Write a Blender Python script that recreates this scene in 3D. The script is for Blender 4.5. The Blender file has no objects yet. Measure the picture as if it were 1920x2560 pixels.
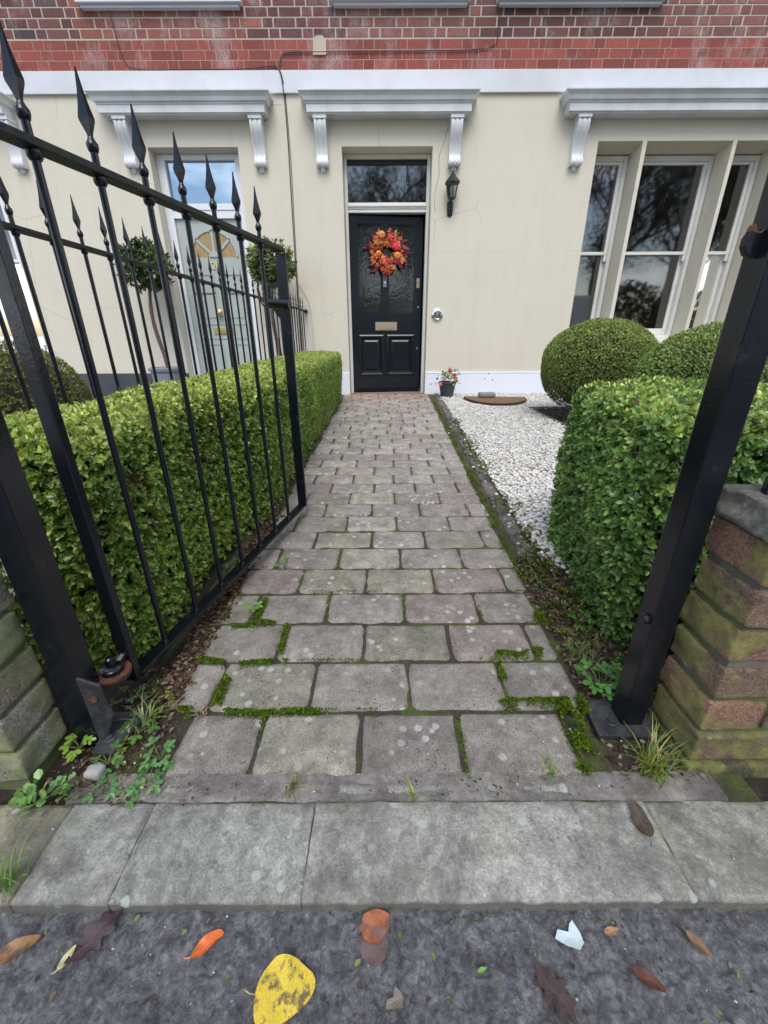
import bpy, math, random
import numpy as np
from mathutils import Vector, Matrix
sc = bpy.context.scene
R_ = math.radians
# ------------------------------------------------------------------ camera
H = .745; FPX = 1036.; PITCH = R_(23.4); ROLL = R_(.25)
cam = bpy.data.objects.new('camera', bpy.data.cameras.new('camera'))
sc.collection.objects.link(cam)
cam.data.sensor_fit = 'VERTICAL'; cam.data.sensor_height = 36; cam.data.lens = 36 * FPX / 2560
cam.data.clip_start = .02; cam.data.clip_end = 600
cam.matrix_world = Matrix.Translation((0, 0, H)) @ Matrix.Rotation(R_(90) - PITCH, 4, 'X') @ Matrix.Rotation(-ROLL, 4, 'Z')
sc.camera = cam
# ------------------------------------------------------------------ world, sun, exposure
SUN_EL, SUN_AZ = 56, 178          # soft high light from the street side, left of the camera
w = bpy.data.worlds.new('World'); sc.world = w; w.use_nodes = True
nt = w.node_tree; N = nt.nodes; L = nt.links
for n in list(N): N.remove(n)
out = N.new('ShaderNodeOutputWorld'); bg = N.new('ShaderNodeBackground'); L.new(bg.outputs[0], out.inputs[0])
sky = N.new('ShaderNodeTexSky'); sky.sky_type = 'NISHITA'; sky.sun_disc = False
sky.sun_elevation = R_(SUN_EL); sky.sun_rotation = R_(SUN_AZ); sky.air_density = 1.1; sky.dust_density = 1.2
tc = N.new('ShaderNodeTexCoord'); mp = N.new('ShaderNodeMapping'); mp.inputs['Scale'].default_value = (1, 1, 2.6); mp.inputs['Location'].default_value = (3, 3, 1)
L.new(tc.outputs['Generated'], mp.inputs[0])
nz = N.new('ShaderNodeTexNoise'); nz.inputs['Scale'].default_value = 2.3; nz.inputs['Detail'].default_value = 9; nz.inputs['Roughness'].default_value = .55
L.new(mp.outputs[0], nz.inputs['Vector'])
cr = N.new('ShaderNodeValToRGB'); cr.color_ramp.elements[0].position = .50; cr.color_ramp.elements[1].position = .63
L.new(nz.outputs['Fac'], cr.inputs[0])
mx = N.new('ShaderNodeMix'); mx.data_type = 'RGBA'; L.new(cr.outputs[0], mx.inputs[0])
L.new(sky.outputs[0], mx.inputs[6]); mx.inputs[7].default_value = (13.0, 13.4, 14.4, 1)
L.new(mx.outputs[2], bg.inputs[0]); bg.inputs[1].default_value = .12
sun = bpy.data.objects.new('sun', bpy.data.lights.new('sun', 'SUN')); sc.collection.objects.link(sun)
sun.data.energy = 1.5; sun.data.angle = R_(35); sun.data.color = (1, .96, .9)
sun.rotation_euler = (R_(90 - SUN_EL), 0, R_(180 - SUN_AZ))
sc.view_settings.view_transform = 'Standard'; sc.view_settings.look = 'None'
sc.view_settings.exposure = .74; sc.view_settings.gamma = 1
sc.cycles.max_bounces = 7; sc.cycles.diffuse_bounces = 4; sc.cycles.transparent_max_bounces = 10

# ------------------------------------------------------------------ helpers
rng = np.random.default_rng(7); random.seed(7)
COL = sc.collection
def ray(px, py):
    u = px - 960; v = py - 1280; c, s = math.cos(ROLL), math.sin(ROLL)
    x = u * c - v * s; y = u * s + v * c
    cp, sp = math.cos(PITCH), math.sin(PITCH)
    return (x, cp * FPX - sp * y, -sp * FPX - cp * y)
def G(px, py, z=0.):                      # photo pixel -> point on the ground
    r = ray(px, py); t = (z - H) / r[2]; return (r[0] * t, r[1] * t, z)

def hash3(ix, iy, iz):
    n = (ix.astype(np.int64) * 374761393 + iy.astype(np.int64) * 668265263 + iz.astype(np.int64) * 2147483647) & 0x7fffffff
    n = ((n ^ (n >> 13)) * 1274126177) & 0x7fffffff
    n = (n ^ (n >> 16)) & 0x7fffffff
    return (n % 100003) / 100003.
def vn(p):                                # value noise 0..1, p (n,3)
    p = np.asarray(p, float); i = np.floor(p); f = p - i; f = f * f * (3 - 2 * f); i = i.astype(int)
    r = 0
    for a in (0, 1):
        for b in (0, 1):
            for c in (0, 1):
                wgt = (f[:, 0] if a else 1 - f[:, 0]) * (f[:, 1] if b else 1 - f[:, 1]) * (f[:, 2] if c else 1 - f[:, 2])
                r = r + wgt * hash3(i[:, 0] + a, i[:, 1] + b, i[:, 2] + c)
    return r
def fbm(p, s, o=4):
    p = np.asarray(p, float) * s; a = .5; r = 0
    for k in range(o): r = r + a * (vn(p + 17.3 * k) - .5) * 2; p = p * 2.03; a *= .5
    return r
def norm(v): return v / np.maximum(np.linalg.norm(v, axis=-1, keepdims=True), 1e-9)

class MB:
    """collects shapes that become ONE mesh object"""
    def __init__(s): s.v = []; s.f = []; s.m = []; s.c = []; s.n = 0
    def add(s, v, f, m=0, c=(1, 1, 1)):
        v = [tuple(map(float, p)) for p in v]; s.v += v; s.f += [tuple(i + s.n for i in q) for q in f]; s.m += [m] * len(f)
        s.c += [c] * len(v); s.n += len(v); return s
    def box(s, a, b, m=0, c=(1, 1, 1), M=None):
        x0, y0, z0 = a; x1, y1, z1 = b
        v = [(x0, y0, z0), (x1, y0, z0), (x1, y1, z0), (x0, y1, z0), (x0, y0, z1), (x1, y0, z1), (x1, y1, z1), (x0, y1, z1)]
        if M is not None: v = [tuple(M @ Vector(p)) for p in v]
        return s.add(v, [(0, 3, 2, 1), (4, 5, 6, 7), (0, 1, 5, 4), (1, 2, 6, 5), (2, 3, 7, 6), (3, 0, 4, 7)], m, c)
    def tube(s, pts, rad, n=8, m=0, c=(1, 1, 1), cap=True):
        pts = [Vector(p) for p in pts]
        if not hasattr(rad, '__len__'): rad = [rad] * len(pts)
        v = []; f = []; prev = None
        for i, p in enumerate(pts):
            d = (pts[min(i + 1, len(pts) - 1)] - pts[max(i - 1, 0)]).normalized()
            if prev is None: u = d.orthogonal().normalized()
            else:
                u = prev - d * prev.dot(d); u = u.normalized() if u.length > 1e-6 else d.orthogonal().normalized()
            prev = u; w_ = d.cross(u)
            for k in range(n):
                a = 2 * math.pi * k / n; v.append(p + (u * math.cos(a) + w_ * math.sin(a)) * rad[i])
        for i in range(len(pts) - 1):
            for k in range(n): f.append((i * n + k, i * n + (k + 1) % n, (i + 1) * n + (k + 1) % n, (i + 1) * n + k))
        if cap: f.append(tuple(range(n))[::-1]); f.append(tuple((len(pts) - 1) * n + k for k in range(n)))
        return s.add(v, f, m, c)
    def lathe(s, prof, o=(0, 0, 0), n=16, m=0, c=(1, 1, 1), sx=1, sy=1, M=None):
        v = []; f = []
        for r, z in prof:
            for k in range(n):
                a = 2 * math.pi * (k + .5) / n; v.append((o[0] + r * math.cos(a) * sx, o[1] + r * math.sin(a) * sy, o[2] + z))
        for i in range(len(prof) - 1):
            for k in range(n): f.append((i * n + k, i * n + (k + 1) % n, (i + 1) * n + (k + 1) % n, (i + 1) * n + k))
        f.append(tuple(range(n))[::-1]); f.append(tuple((len(prof) - 1) * n + k for k in range(n)))
        if M is not None: v = [tuple(M @ Vector(p)) for p in v]
        return s.add(v, f, m, c)
    def prism(s, poly, d0, d1, f3, m=0, c=(1, 1, 1)):
        """poly list of 2-D points, f3(u,v,d)->xyz"""
        n = len(poly); v = [f3(p[0], p[1], d0) for p in poly] + [f3(p[0], p[1], d1) for p in poly]
        f = [tuple(range(n))[::-1], tuple(range(n, 2 * n))] + [(i, (i + 1) % n, n + (i + 1) % n, n + i) for i in range(n)]
        return s.add(v, f, m, c)
    def build(s, name, mats, parent=None, smooth=None, bevel=0, attr=False):
        if not isinstance(mats, (list, tuple)): mats = [mats]
        me = bpy.data.meshes.new(name); me.from_pydata(s.v, [], s.f)
        for mt in mats: me.materials.append(mt)
        me.polygons.foreach_set('material_index', s.m)
        if attr:
            a = me.color_attributes.new('Col', 'FLOAT_COLOR', 'POINT')
            a.data.foreach_set('color', np.c_[np.array(s.c, float), np.ones(len(s.v))].ravel())
        me.update()
        import bmesh
        bm = bmesh.new(); bm.from_mesh(me); bmesh.ops.recalc_face_normals(bm, faces=bm.faces); bm.to_mesh(me); bm.free()
        if smooth is not None:
            me.polygons.foreach_set('use_smooth', [True] * len(me.polygons)); me.set_sharp_from_angle(angle=R_(smooth))
        o = bpy.data.objects.new(name, me); COL.objects.link(o); o.parent = parent
        if bevel:
            b = o.modifiers.new('bevel', 'BEVEL'); b.width = bevel; b.segments = 2; b.limit_method = 'ANGLE'; b.angle_limit = R_(40); b.harden_normals = False
        return o
def npmesh(name, V, F, mat, parent=None, C=None, smooth=True, midx=None):
    """V (n,3), F list of (k,m) int arrays"""
    me = bpy.data.meshes.new(name)
    if not isinstance(F, list): F = [F]
    me.vertices.add(len(V)); me.vertices.foreach_set('co', np.asarray(V, np.float32).ravel())
    li = np.concatenate([f.ravel() for f in F]); ls = np.concatenate([np.full(len(f), f.shape[1]) for f in F])
    me.loops.add(len(li)); me.loops.foreach_set('vertex_index', li.astype(np.int32))
    me.polygons.add(len(ls)); me.polygons.foreach_set('loop_start', np.r_[0, np.cumsum(ls)[:-1]].astype(np.int32))
    me.polygons.foreach_set('loop_total', ls.astype(np.int32))
    me.polygons.foreach_set('use_smooth', np.full(len(ls), bool(smooth)))
    for m in (mat if isinstance(mat, (list, tuple)) else [mat]): me.materials.append(m)
    if midx is not None: me.polygons.foreach_set('material_index', np.asarray(midx, np.int32))
    me.update(calc_edges=True); me.validate()
    if C is not None:
        a = me.color_attributes.new('Col', 'FLOAT_COLOR', 'POINT')
        a.data.foreach_set('color', np.c_[C, np.ones(len(C))].astype(np.float32).ravel())
    o = bpy.data.objects.new(name, me); COL.objects.link(o); o.parent = parent
    return o
def tag(o, label=None, cat=None, group=None, kind=None):
    if label: o['label'] = label
    if cat: o['category'] = cat
    if group: o['group'] = group
    if kind: o['kind'] = kind
    return o
def empty(name, loc=(0, 0, 0), rz=0):
    o = bpy.data.objects.new(name, None); COL.objects.link(o); o.location = loc; o.rotation_euler = (0, 0, rz); o.empty_display_size = .1
    return o
def setw(o, parent):                     # parent an object given in world coordinates
    o.parent = parent; o.matrix_parent_inverse = parent.matrix_basis.inverted(); return o

# ------------------------------------------------------------------ materials
class MT:
    def __init__(s, name):
        s.m = bpy.data.materials.new(name); s.m.use_nodes = True; s.t = s.m.node_tree; s.N = s.t.nodes; s.L = s.t.links
        s.p = s.N['Principled BSDF']; s.co = s.N.new('ShaderNodeTexCoord').outputs['Object']
    def noise(s, scale, detail=4, rough=.5, vec=None, stretch=None, dist=0):
        n = s.N.new('ShaderNodeTexNoise'); n.inputs['Scale'].default_value = scale; n.inputs['Detail'].default_value = detail
        n.inputs['Roughness'].default_value = rough; n.inputs['Distortion'].default_value = dist
        v = vec or s.co
        if stretch:
            mpp = s.N.new('ShaderNodeMapping'); mpp.inputs['Scale'].default_value = stretch; s.L.new(v, mpp.inputs[0]); v = mpp.outputs[0]
        s.L.new(v, n.inputs['Vector']); return n.outputs['Fac']
    def voro(s, scale, feature='F1', out='Distance', vec=None):
        n = s.N.new('ShaderNodeTexVoronoi'); n.feature = feature; n.inputs['Scale'].default_value = scale; s.L.new(vec or s.co, n.inputs['Vector'])
        return n.outputs[out]
    def ramp(s, fac, stops):
        n = s.N.new('ShaderNodeValToRGB'); e = n.color_ramp.elements
        while len(e) < len(stops): e.new(.5)
        for i, (p, c) in enumerate(stops):
            e[i].position = p; e[i].color = (*c, 1) if hasattr(c, '__len__') else (c, c, c, 1)
        s.L.new(fac, n.inputs[0]); return n.outputs[0]
    def mix(s, fac, a, b, mode='MIX'):
        n = s.N.new('ShaderNodeMix'); n.data_type = 'RGBA'; n.blend_type = mode
        for k, x in ((0, fac), (6, a), (7, b)):
            if isinstance(x, (int, float)): n.inputs[k].default_value = x if k == 0 else (x, x, x, 1)
            elif isinstance(x, tuple): n.inputs[k].default_value = (*x, 1)
            else: s.L.new(x, n.inputs[k])
        return n.outputs[2]
    def math(s, op, a, b=0.):
        n = s.N.new('ShaderNodeMath'); n.operation = op
        for k, x in ((0, a), (1, b)):
            if isinstance(x, (int, float)): n.inputs[k].default_value = x
            else: s.L.new(x, n.inputs[k])
        return n.outputs[0]
    def attr(s): n = s.N.new('ShaderNodeAttribute'); n.attribute_name = 'Col'; return n.outputs['Color']
    def base(s, x):
        if isinstance(x, tuple): s.p.inputs['Base Color'].default_value = (*x, 1)
        else: s.L.new(x, s.p.inputs['Base Color'])
        return s
    def rough(s, x):
        if isinstance(x, (int, float)): s.p.inputs['Roughness'].default_value = x
        else: s.L.new(x, s.p.inputs['Roughness'])
        return s
    def bump(s, h, strength=.3, dist=.01):
        b = s.N.new('ShaderNodeBump'); b.inputs['Strength'].default_value = strength; b.inputs['Distance'].default_value = dist
        s.L.new(h, b.inputs['Height']); s.L.new(b.outputs[0], s.p.inputs['Normal']); return s
    def set(s, **k):
        for a, b in k.items(): s.p.inputs[a.replace('_', ' ')].default_value = b
        return s

def m_paint(name, col, rough=.5, dirt=.12, dirtcol=(.45, .43, .38), scale=1.2, bump=.15, bs=60):
    t = MT(name); d = t.ramp(t.noise(scale, 6, .6), [(.42, 0.), (.75, 1.)])
    fine = t.ramp(t.noise(9, 5, .6), [(.3, .93), (.7, 1.)])
    c = t.mix(t.math('MULTIPLY', d, dirt), tuple(col), tuple(dirtcol)); c = t.mix(1., c, fine, 'MULTIPLY')
    return t.base(c).rough(rough).bump(t.noise(bs, 5, .6), bump, .004).m
t = MT('cream_render')
d1 = t.ramp(t.noise(.9, 6, .6), [(.35, 0.), (.75, 1.)]); d2 = t.ramp(t.noise(2.5, 7, .65, stretch=(3., 1, .5)), [(.5, 0.), (.8, 1.)])
c = t.mix(t.math('MULTIPLY', d1, .35), (.635, .59, .485), (.53, .49, .41)); c = t.mix(t.math('MULTIPLY', d2, .34), c, (.46, .43, .35))
vz = t.N.new('ShaderNodeSeparateXYZ'); t.L.new(t.co, vz.inputs[0])          # faint plaster coursing scored in the render
def line_at(z0, th=.0025):
    a = t.math('ABSOLUTE', t.math('SUBTRACT', t.math('ADD', vz.outputs[2], t.math('MULTIPLY', t.noise(3, 3), .012)), z0 + .006)); return t.math('LESS_THAN', a, th)
ln = t.math('MAXIMUM', line_at(1.035), t.math('MAXIMUM', line_at(1.62), line_at(2.2)))
ln = t.math('MULTIPLY', ln, t.ramp(t.noise(1.6, 3, .5), [(.5, 0.), (.62, .32)]))
c = t.mix(ln, c, (.30, .28, .23))
crk = t.math('MULTIPLY', t.ramp(t.voro(.9, 'DISTANCE_TO_EDGE', vec=None), [(0., 1.), (.0035, 0.)]), t.ramp(t.noise(1.3, 3), [(.56, 0.), (.6, .55)])); c = t.mix(crk, c, (.25, .23, .19))
M_wall = t.base(c).rough(.85).bump(t.noise(140, 5, .7), .25, .003).m
M_white = m_paint('white_masonry_paint', (.615, .635, .67), .45, .35, (.42, .43, .42), 1.6, .25, 40)
M_hood = m_paint('hood_paint', (.67, .69, .70), .42, .5, (.33, .34, .33), 3., .2, 50)
M_frame = m_paint('frame_paint', (.72, .72, .68), .35, .25, (.45, .43, .36), 2.5, .1, 50)
M_upvc = m_paint('white_gloss_frame', (.78, .80, .84), .3, .1)
t = MT('plinth_paint')
d1 = t.ramp(t.noise(4, 8, .7, stretch=(1, 1, .6)), [(.58, 0.), (.64, 1.)])
c = t.mix(t.math('MULTIPLY', d1, .5), (.74, .77, .84), (.42, .42, .42))
sp = t.ramp(t.voro(14), [(.0, 1.), (.16, 1.), (.2, 0.)]); rr = t.ramp(t.noise(2.2, 3), [(.56, 0.), (.62, .8)])
c = t.mix(t.math('MULTIPLY', sp, rr), c, (.30, .27, .24))
M_plinth = t.base(c).rough(.6).bump(t.noise(30, 5), .2, .004).m
M_darkplinth = m_paint('dark_plinth', (.045, .05, .06), .5)
t = MT('brick')
at = t.attr(); n1 = t.ramp(t.noise(45, 6, .7), [(.3, .65), (.7, 1.2)])
c = t.mix(1., at, n1, 'MULTIPLY')
wh = t.ramp(t.noise(2.6, 7, .7, stretch=(1, 1, .5)), [(.50, 0.), (.70, .75)]); wf = t.ramp(t.noise(60, 5, .8), [(.4, .3), (.6, 1.)])
c = t.mix(t.math('MULTIPLY', wh, wf), c, (.50, .47, .47))
M_brick = t.base(c).rough(.8).bump(t.noise(90, 6, .7), .5, .004).m
t = MT('mortar'); c = t.mix(t.ramp(t.noise(3, 5), [(.4, 0.), (.6, 1.)]), (.50, .44, .34), (.42, .38, .32))
M_mortar = t.base(c).rough(.95).bump(t.noise(150, 5), .5, .004).m
# garden wall brick: heavy moss and lichen
def wallbrick(name, mossamt, m1, m2):
    t = MT(name); at = t.attr()
    c = t.mix(1., at, t.ramp(t.noise(60, 7, .75), [(.25, .5), (.75, 1.5)]), 'MULTIPLY'); c = t.mix(1., c, t.ramp(t.noise(240, 5, .8), [(.3, .42), (.7, 1.62)]), 'MULTIPLY')
    c = t.mix(t.ramp(t.voro(150), [(.0, .8), (.18, .6), (.26, 0.)]), c, (.05, .045, .035))
    c = t.mix(t.ramp(t.noise(11, 6, .7), [(.5, 0.), (.7, .75)]), c, (.075, .07, .062))
    ms = t.ramp(t.noise(9, 7, .65, dist=.6), [(.52 - mossamt, 0.), (.60 - mossamt, 1.)])
    mcol = t.mix(t.ramp(t.noise(26, 5, .7), [(.35, 0.), (.65, 1.)]), m1, m2)
    mf = t.math('MULTIPLY', ms, t.ramp(t.noise(70, 6, .75), [(.3, .35), (.6, .95)]))
    c = t.mix(mf, c, mcol)
    sp = t.ramp(t.voro(30), [(.0, 1.), (.14, 1.), (.17, 0.)]); g = t.ramp(t.noise(12, 2), [(.56, 0.), (.6, 1.)])
    c = t.mix(t.math('MULTIPLY', sp, g), c, (.48, .55, .50))
    return t.base(c).rough(.9).bump(t.noise(75, 9, .85), 1., .012).m
M_wb_r = wallbrick('mossy_brick', .065, (.19, .20, .075), (.50, .47, .13)); M_wb_l = wallbrick('green_algae_brick', .085, (.22, .25, .13), (.46, .50, .22))
t = MT('wall_joint'); c = t.mix(t.ramp(t.noise(15, 5), [(.42, 0.), (.58, 1.)]), (.19, .175, .145), (.15, .18, .055))
M_wj = t.base(c).rough(.95).bump(t.noise(120, 6, .8), .9, .008).m
t = MT('lichen_stone')
c = t.ramp(t.noise(14, 8, .75), [(.32, (.07, .07, .06)), (.48, (.24, .235, .20)), (.66, (.52, .51, .46))])
sp = t.ramp(t.voro(34), [(.0, 1.), (.2, 1.), (.26, 0.)]); g = t.ramp(t.noise(9, 2), [(.52, 0.), (.58, 1.)])
c = t.mix(t.math('MULTIPLY', sp, g), c, (.55, .54, .47))
c = t.mix(t.math('MULTIPLY', t.ramp(t.voro(19), [(0., 1.), (.12, 1.), (.15, 0.)]), t.ramp(t.noise(5, 2), [(.5, 0.), (.55, 1.)])), c, (.50, .40, .08))
c = t.mix(1., c, t.ramp(t.noise(85, 8, .85), [(.3, .45), (.7, 1.5)]), 'MULTIPLY')
M_coping = t.base(c).rough(.9).bump(t.noise(60, 9, .85), 1., .018).m
# path block
t = MT('concrete_block'); at = t.attr()
c = t.mix(1., at, t.ramp(t.noise(16, 6, .65), [(.3, .62), (.7, 1.25)]), 'MULTIPLY'); c = t.mix(1., c, t.ramp(t.noise(55, 6, .75), [(.3, .72), (.7, 1.22)]), 'MULTIPLY')
c = t.mix(1., c, t.ramp(t.noise(330, 3, .7), [(.3, .55), (.7, 1.45)]), 'MULTIPLY')
sp = t.ramp(t.noise(420, 2, .5), [(.68, 0.), (.72, 1.)]); c = t.mix(sp, c, (.62, .60, .57))
c = t.mix(t.math('MULTIPLY', t.ramp(t.voro(95), [(0., 1.), (.16, 1.), (.22, 0.)]), t.ramp(t.noise(10, 3), [(.5, 0.), (.56, .8)])), c, (.045, .045, .045))
blot = t.math('MULTIPLY', t.ramp(t.math('ADD', t.voro(27), t.math('MULTIPLY', t.noise(90, 5, .7), .14)), [(0., 1.), (.25, 1.), (.32, 0.)]), t.ramp(t.noise(4.5, 3), [(.44, 0.), (.54, 1.)]))
c = t.mix(t.math('MULTIPLY', blot, t.ramp(t.noise(160, 5, .8), [(.35, .45), (.6, 1.)])), c, (.62, .63, .58))
wt = t.ramp(t.noise(4, 6, .6), [(.55, 0.), (.75, .5)]); c = t.mix(wt, c, (.30, .32, .27))
ds = t.math('MULTIPLY', t.ramp(t.noise(6.5, 7, .7, dist=.5), [(.50, 0.), (.66, .6)]), t.ramp(t.noise(120, 4, .7), [(.3, .6), (.6, 1.)])); c = t.mix(ds, c, (.125, .11, .09))
M_block = t.base(c).rough(.78).bump(t.noise(200, 8, .85), 1., .006).m
t = MT('mossy_joint')
c = t.mix(t.ramp(t.noise(9, 5, .6), [(.46, 0.), (.58, 1.)]), (.065, .056, .042), (.085, .115, .022))
c = t.mix(1., c, t.ramp(t.noise(200, 4, .8), [(.3, .5), (.7, 1.5)]), 'MULTIPLY')
M_joint = t.base(c).rough(.95).bump(t.noise(180, 6, .8), 1., .008).m
t = MT('mortar_bed')
c = t.ramp(t.noise(14, 8, .7), [(.3, (.15, .138, .12)), (.55, (.36, .335, .305)), (.75, (.52, .49, .44))])
c = t.mix(1., c, t.ramp(t.noise(90, 7, .8), [(.3, .55), (.7, 1.45)]), 'MULTIPLY'); c = t.mix(t.ramp(t.noise(4, 5), [(.47, 0.), (.60, .7)]), c, (.12, .095, .09))
c = t.mix(t.ramp(t.noise(350, 2), [(.68, 0.), (.72, .8)]), c, (.5, .49, .46))
M_bed = t.base(c).rough(.85).bump(t.noise(110, 9, .85), 1., .010).m
t = MT('york_stone'); at = t.attr()
c = t.ramp(t.noise(6.5, 9, .72, ), [(.30, (.15, .155, .135)), (.42, (.33, .33, .295)), (.54, (.50, .495, .45)), (.68, (.68, .67, .62))])
c = t.mix(1., c, at, 'MULTIPLY')
c = t.mix(1., c, t.ramp(t.noise(230, 6, .8), [(.3, .55), (.7, 1.42)]), 'MULTIPLY'); c = t.mix(1., c, t.ramp(t.noise(38, 7, .8, stretch=(1.1, .9, 1)), [(.32, .58), (.68, 1.35)]), 'MULTIPLY')
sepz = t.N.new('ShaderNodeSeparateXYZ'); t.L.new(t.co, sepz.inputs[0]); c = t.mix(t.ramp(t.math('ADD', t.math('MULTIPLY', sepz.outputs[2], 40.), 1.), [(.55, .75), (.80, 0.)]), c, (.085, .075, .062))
c = t.mix(t.ramp(t.noise(24, 7, .8), [(.57, 0.), (.66, .6)]), c, (.085, .088, .08))
c = t.mix(t.math('MULTIPLY', t.ramp(t.noise(5, 5, .7, stretch=(2.2, .5, 1)), [(.55, 0.), (.66, .75)]), t.ramp(t.noise(60, 5, .8), [(.3, .5), (.6, 1.)])), c, (.10, .105, .095))
sp = t.math('MULTIPLY', t.ramp(t.math('ADD', t.voro(22), t.math('MULTIPLY', t.noise(120, 4, .7), .1)), [(0., 1.), (.19, 1.), (.24, 0.)]), t.ramp(t.noise(7, 2), [(.44, 0.), (.52, .9)]))
c = t.mix(t.math('MULTIPLY', t.ramp(t.noise(4.2, 8, .72, dist=.6), [(.45, 0.), (.60, .72)]), t.ramp(t.noise(75, 5, .8), [(.3, .55), (.6, 1.)])), c, (.135, .135, .115)); c = t.mix(t.ramp(t.noise(8, 5, .7), [(.56, 0.), (.7, .5)]), c, (.30, .31, .20))
c = t.mix(sp, c, (.55, .62, .56)); c = t.mix(t.math('MULTIPLY', t.ramp(t.voro(75), [(0., 1.), (.2, .8), (.28, 0.)]), t.ramp(t.noise(11, 3), [(.54, 0.), (.64, .45)])), c, (.10, .10, .09))
M_kerb = t.base(c).rough(.7).bump(t.noise(130, 9, .82), 1., .007).m
t = MT('tarmac')
c = t.ramp(t.noise(42, 10, .8, dist=.8), [(.30, (.085, .088, .098)), (.48, (.215, .217, .232)), (.66, (.46, .46, .47))])
c = t.mix(1., c, t.ramp(t.noise(95, 7, .8, dist=.5), [(.3, .35), (.7, 1.75)]), 'MULTIPLY')
c = t.mix(t.ramp(t.noise(4, 4), [(.5, 0.), (.7, .45)]), c, (.10, .075, .07))
c = t.mix(t.ramp(t.noise(300, 2), [(.7, 0.), (.74, .8)]), c, (.40, .40, .40))
M_tar = t.base(c).rough(t.ramp(t.noise(20, 5), [(.35, .16), (.65, .48)])).bump(t.math('ADD', t.noise(90, 9, .85, dist=.9), t.math('MULTIPLY', t.voro(70), -.5)), 1., .016).m
t = MT('soil')
c = t.ramp(t.noise(30, 8, .75), [(.3, (.018, .013, .010)), (.55, (.05, .036, .026)), (.75, (.11, .085, .065))])
M_soil = t.base(c).rough(.95).bump(t.noise(90, 8, .8), 1., .012).m
t = MT('road_asphalt'); M_road = t.base(t.ramp(t.noise(40, 6, .7), [(.3, (.04, .04, .042)), (.7, (.07, .07, .07))])).rough(.8).m
def m_attr(name, rough=.5, var=.15, bump=0, bs=80, spec=.5, trans=0, vs=60):
    t = MT(name); c = t.mix(1., t.attr(), t.ramp(t.noise(vs, 4, .6), [(.3, 1 - var), (.7, 1 + var)]), 'MULTIPLY')
    t.base(c).rough(rough).set(Specular_IOR_Level=spec)
    if bump: t.bump(t.noise(bs, 5, .7), bump, .003)
    if trans:
        tr = t.N.new('ShaderNodeBsdfTranslucent'); t.L.new(c, tr.inputs[0]); ms = t.N.new('ShaderNodeMixShader'); ms.inputs[0].default_value = trans
        o = t.N['Material Output']; t.L.new(t.p.outputs[0], ms.inputs[1]); t.L.new(tr.outputs[0], ms.inputs[2]); t.L.new(ms.outputs[0], o.inputs[0])
    return t.m
M_leaf = m_attr('leaf', .27, .2, spec=.55, trans=.32, vs=120)
M_dull = m_attr('dull_leaf', .75, .3, spec=.2, trans=.1, vs=150)
M_moss = m_attr('moss', .9, .4, spec=.1, trans=.2, vs=200)
M_pebble = m_attr('pebble', .55, .1, .2, 120, vs=70)
M_wreath = m_attr('dyed_leaf', .55, .25, spec=.3, trans=.15, vs=40)
t = MT('wood_bark'); c = t.ramp(t.noise(30, 7, .7, stretch=(3, 3, .5)), [(.3, (.05, .032, .024)), (.7, (.20, .12, .095))])
M_bark = t.base(c).rough(.9).bump(t.noise(60, 7, .8, stretch=(3, 3, .6)), 1., .01).m
t = MT('twig'); M_twig = t.base(t.ramp(t.noise(40, 4), [(.3, (.10, .075, .05)), (.7, (.30, .25, .19))])).rough(.85).m
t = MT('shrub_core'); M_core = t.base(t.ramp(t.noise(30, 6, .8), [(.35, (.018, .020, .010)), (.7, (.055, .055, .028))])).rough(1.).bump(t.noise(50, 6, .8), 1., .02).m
# iron: paint with a slight orange peel, rust and algae specks
t = MT('black_iron')
c = t.mix(t.ramp(t.noise(22, 7, .75), [(.57, 0.), (.70, .6)]), (.0045, .006, .010), (.035, .032, .03))
c = t.mix(t.ramp(t.noise(60, 5, .8), [(.70, 0.), (.76, .6)]), c, (.10, .045, .025))
M_iron = t.base(c).rough(t.ramp(t.noise(9, 4), [(.3, .13), (.7, .28)])).set(Specular_IOR_Level=.5).bump(t.noise(90, 5, .7), .22, .002).m
t = MT('algae_iron')
c = t.mix(t.ramp(t.noise(50, 7, .8), [(.45, 0.), (.62, .8)]), (.007, .008, .009), (.035, .042, .03))
M_iron2 = t.base(c).rough(.6).bump(t.noise(120, 6, .8), .6, .004).m
t = MT('rust'); M_rust = t.base(t.ramp(t.noise(40, 7, .8), [(.35, (.02, .018, .02)), (.5, (.11, .035, .02)), (.7, (.30, .12, .07))])).rough(.75).bump(t.noise(120, 6, .8), .7, .003).m
t = MT('lead_flashing'); M_lead = t.base(t.ramp(t.noise(25, 7, .8), [(.35, (.010, .011, .014)), (.7, (.065, .066, .075))])).rough(.5).bump(t.noise(60, 6, .8), .7, .006).m
M_doorblk = (lambda t: t.base(t.mix(t.ramp(t.noise(12, 7, .8, stretch=(1, 1, .2)), [(.60, 0.), (.75, .35)]), (.008, .011, .016), (.05, .055, .06))).rough(.22).bump(t.noise(18, 4, .5, stretch=(3, 3, .4)), .12, .004).m)(MT('black_door_gloss'))
M_doorgrn = m_paint('sage_door', (.40, .455, .42), .4, .15, (.3, .33, .3))
M_brass = (lambda t: t.base(t.ramp(t.noise(60, 5, .7), [(.3, (.30, .22, .12)), (.7, (.52, .40, .24))])).rough(.38).set(Metallic=.85).m)(MT('brass'))
M_gold = (lambda t: t.base((.78, .58, .22)).rough(.25).set(Metallic=.9).m)(MT('polished_brass'))
M_letter = m_paint('aged_brass', (.36, .28, .20), .45, .3, (.25, .2, .15))
M_chrome = (lambda t: t.base((.8, .8, .8)).rough(.12).set(Metallic=1.).bump(t.noise(14, 4), .25, .01).m)(MT('chrome'))
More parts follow.
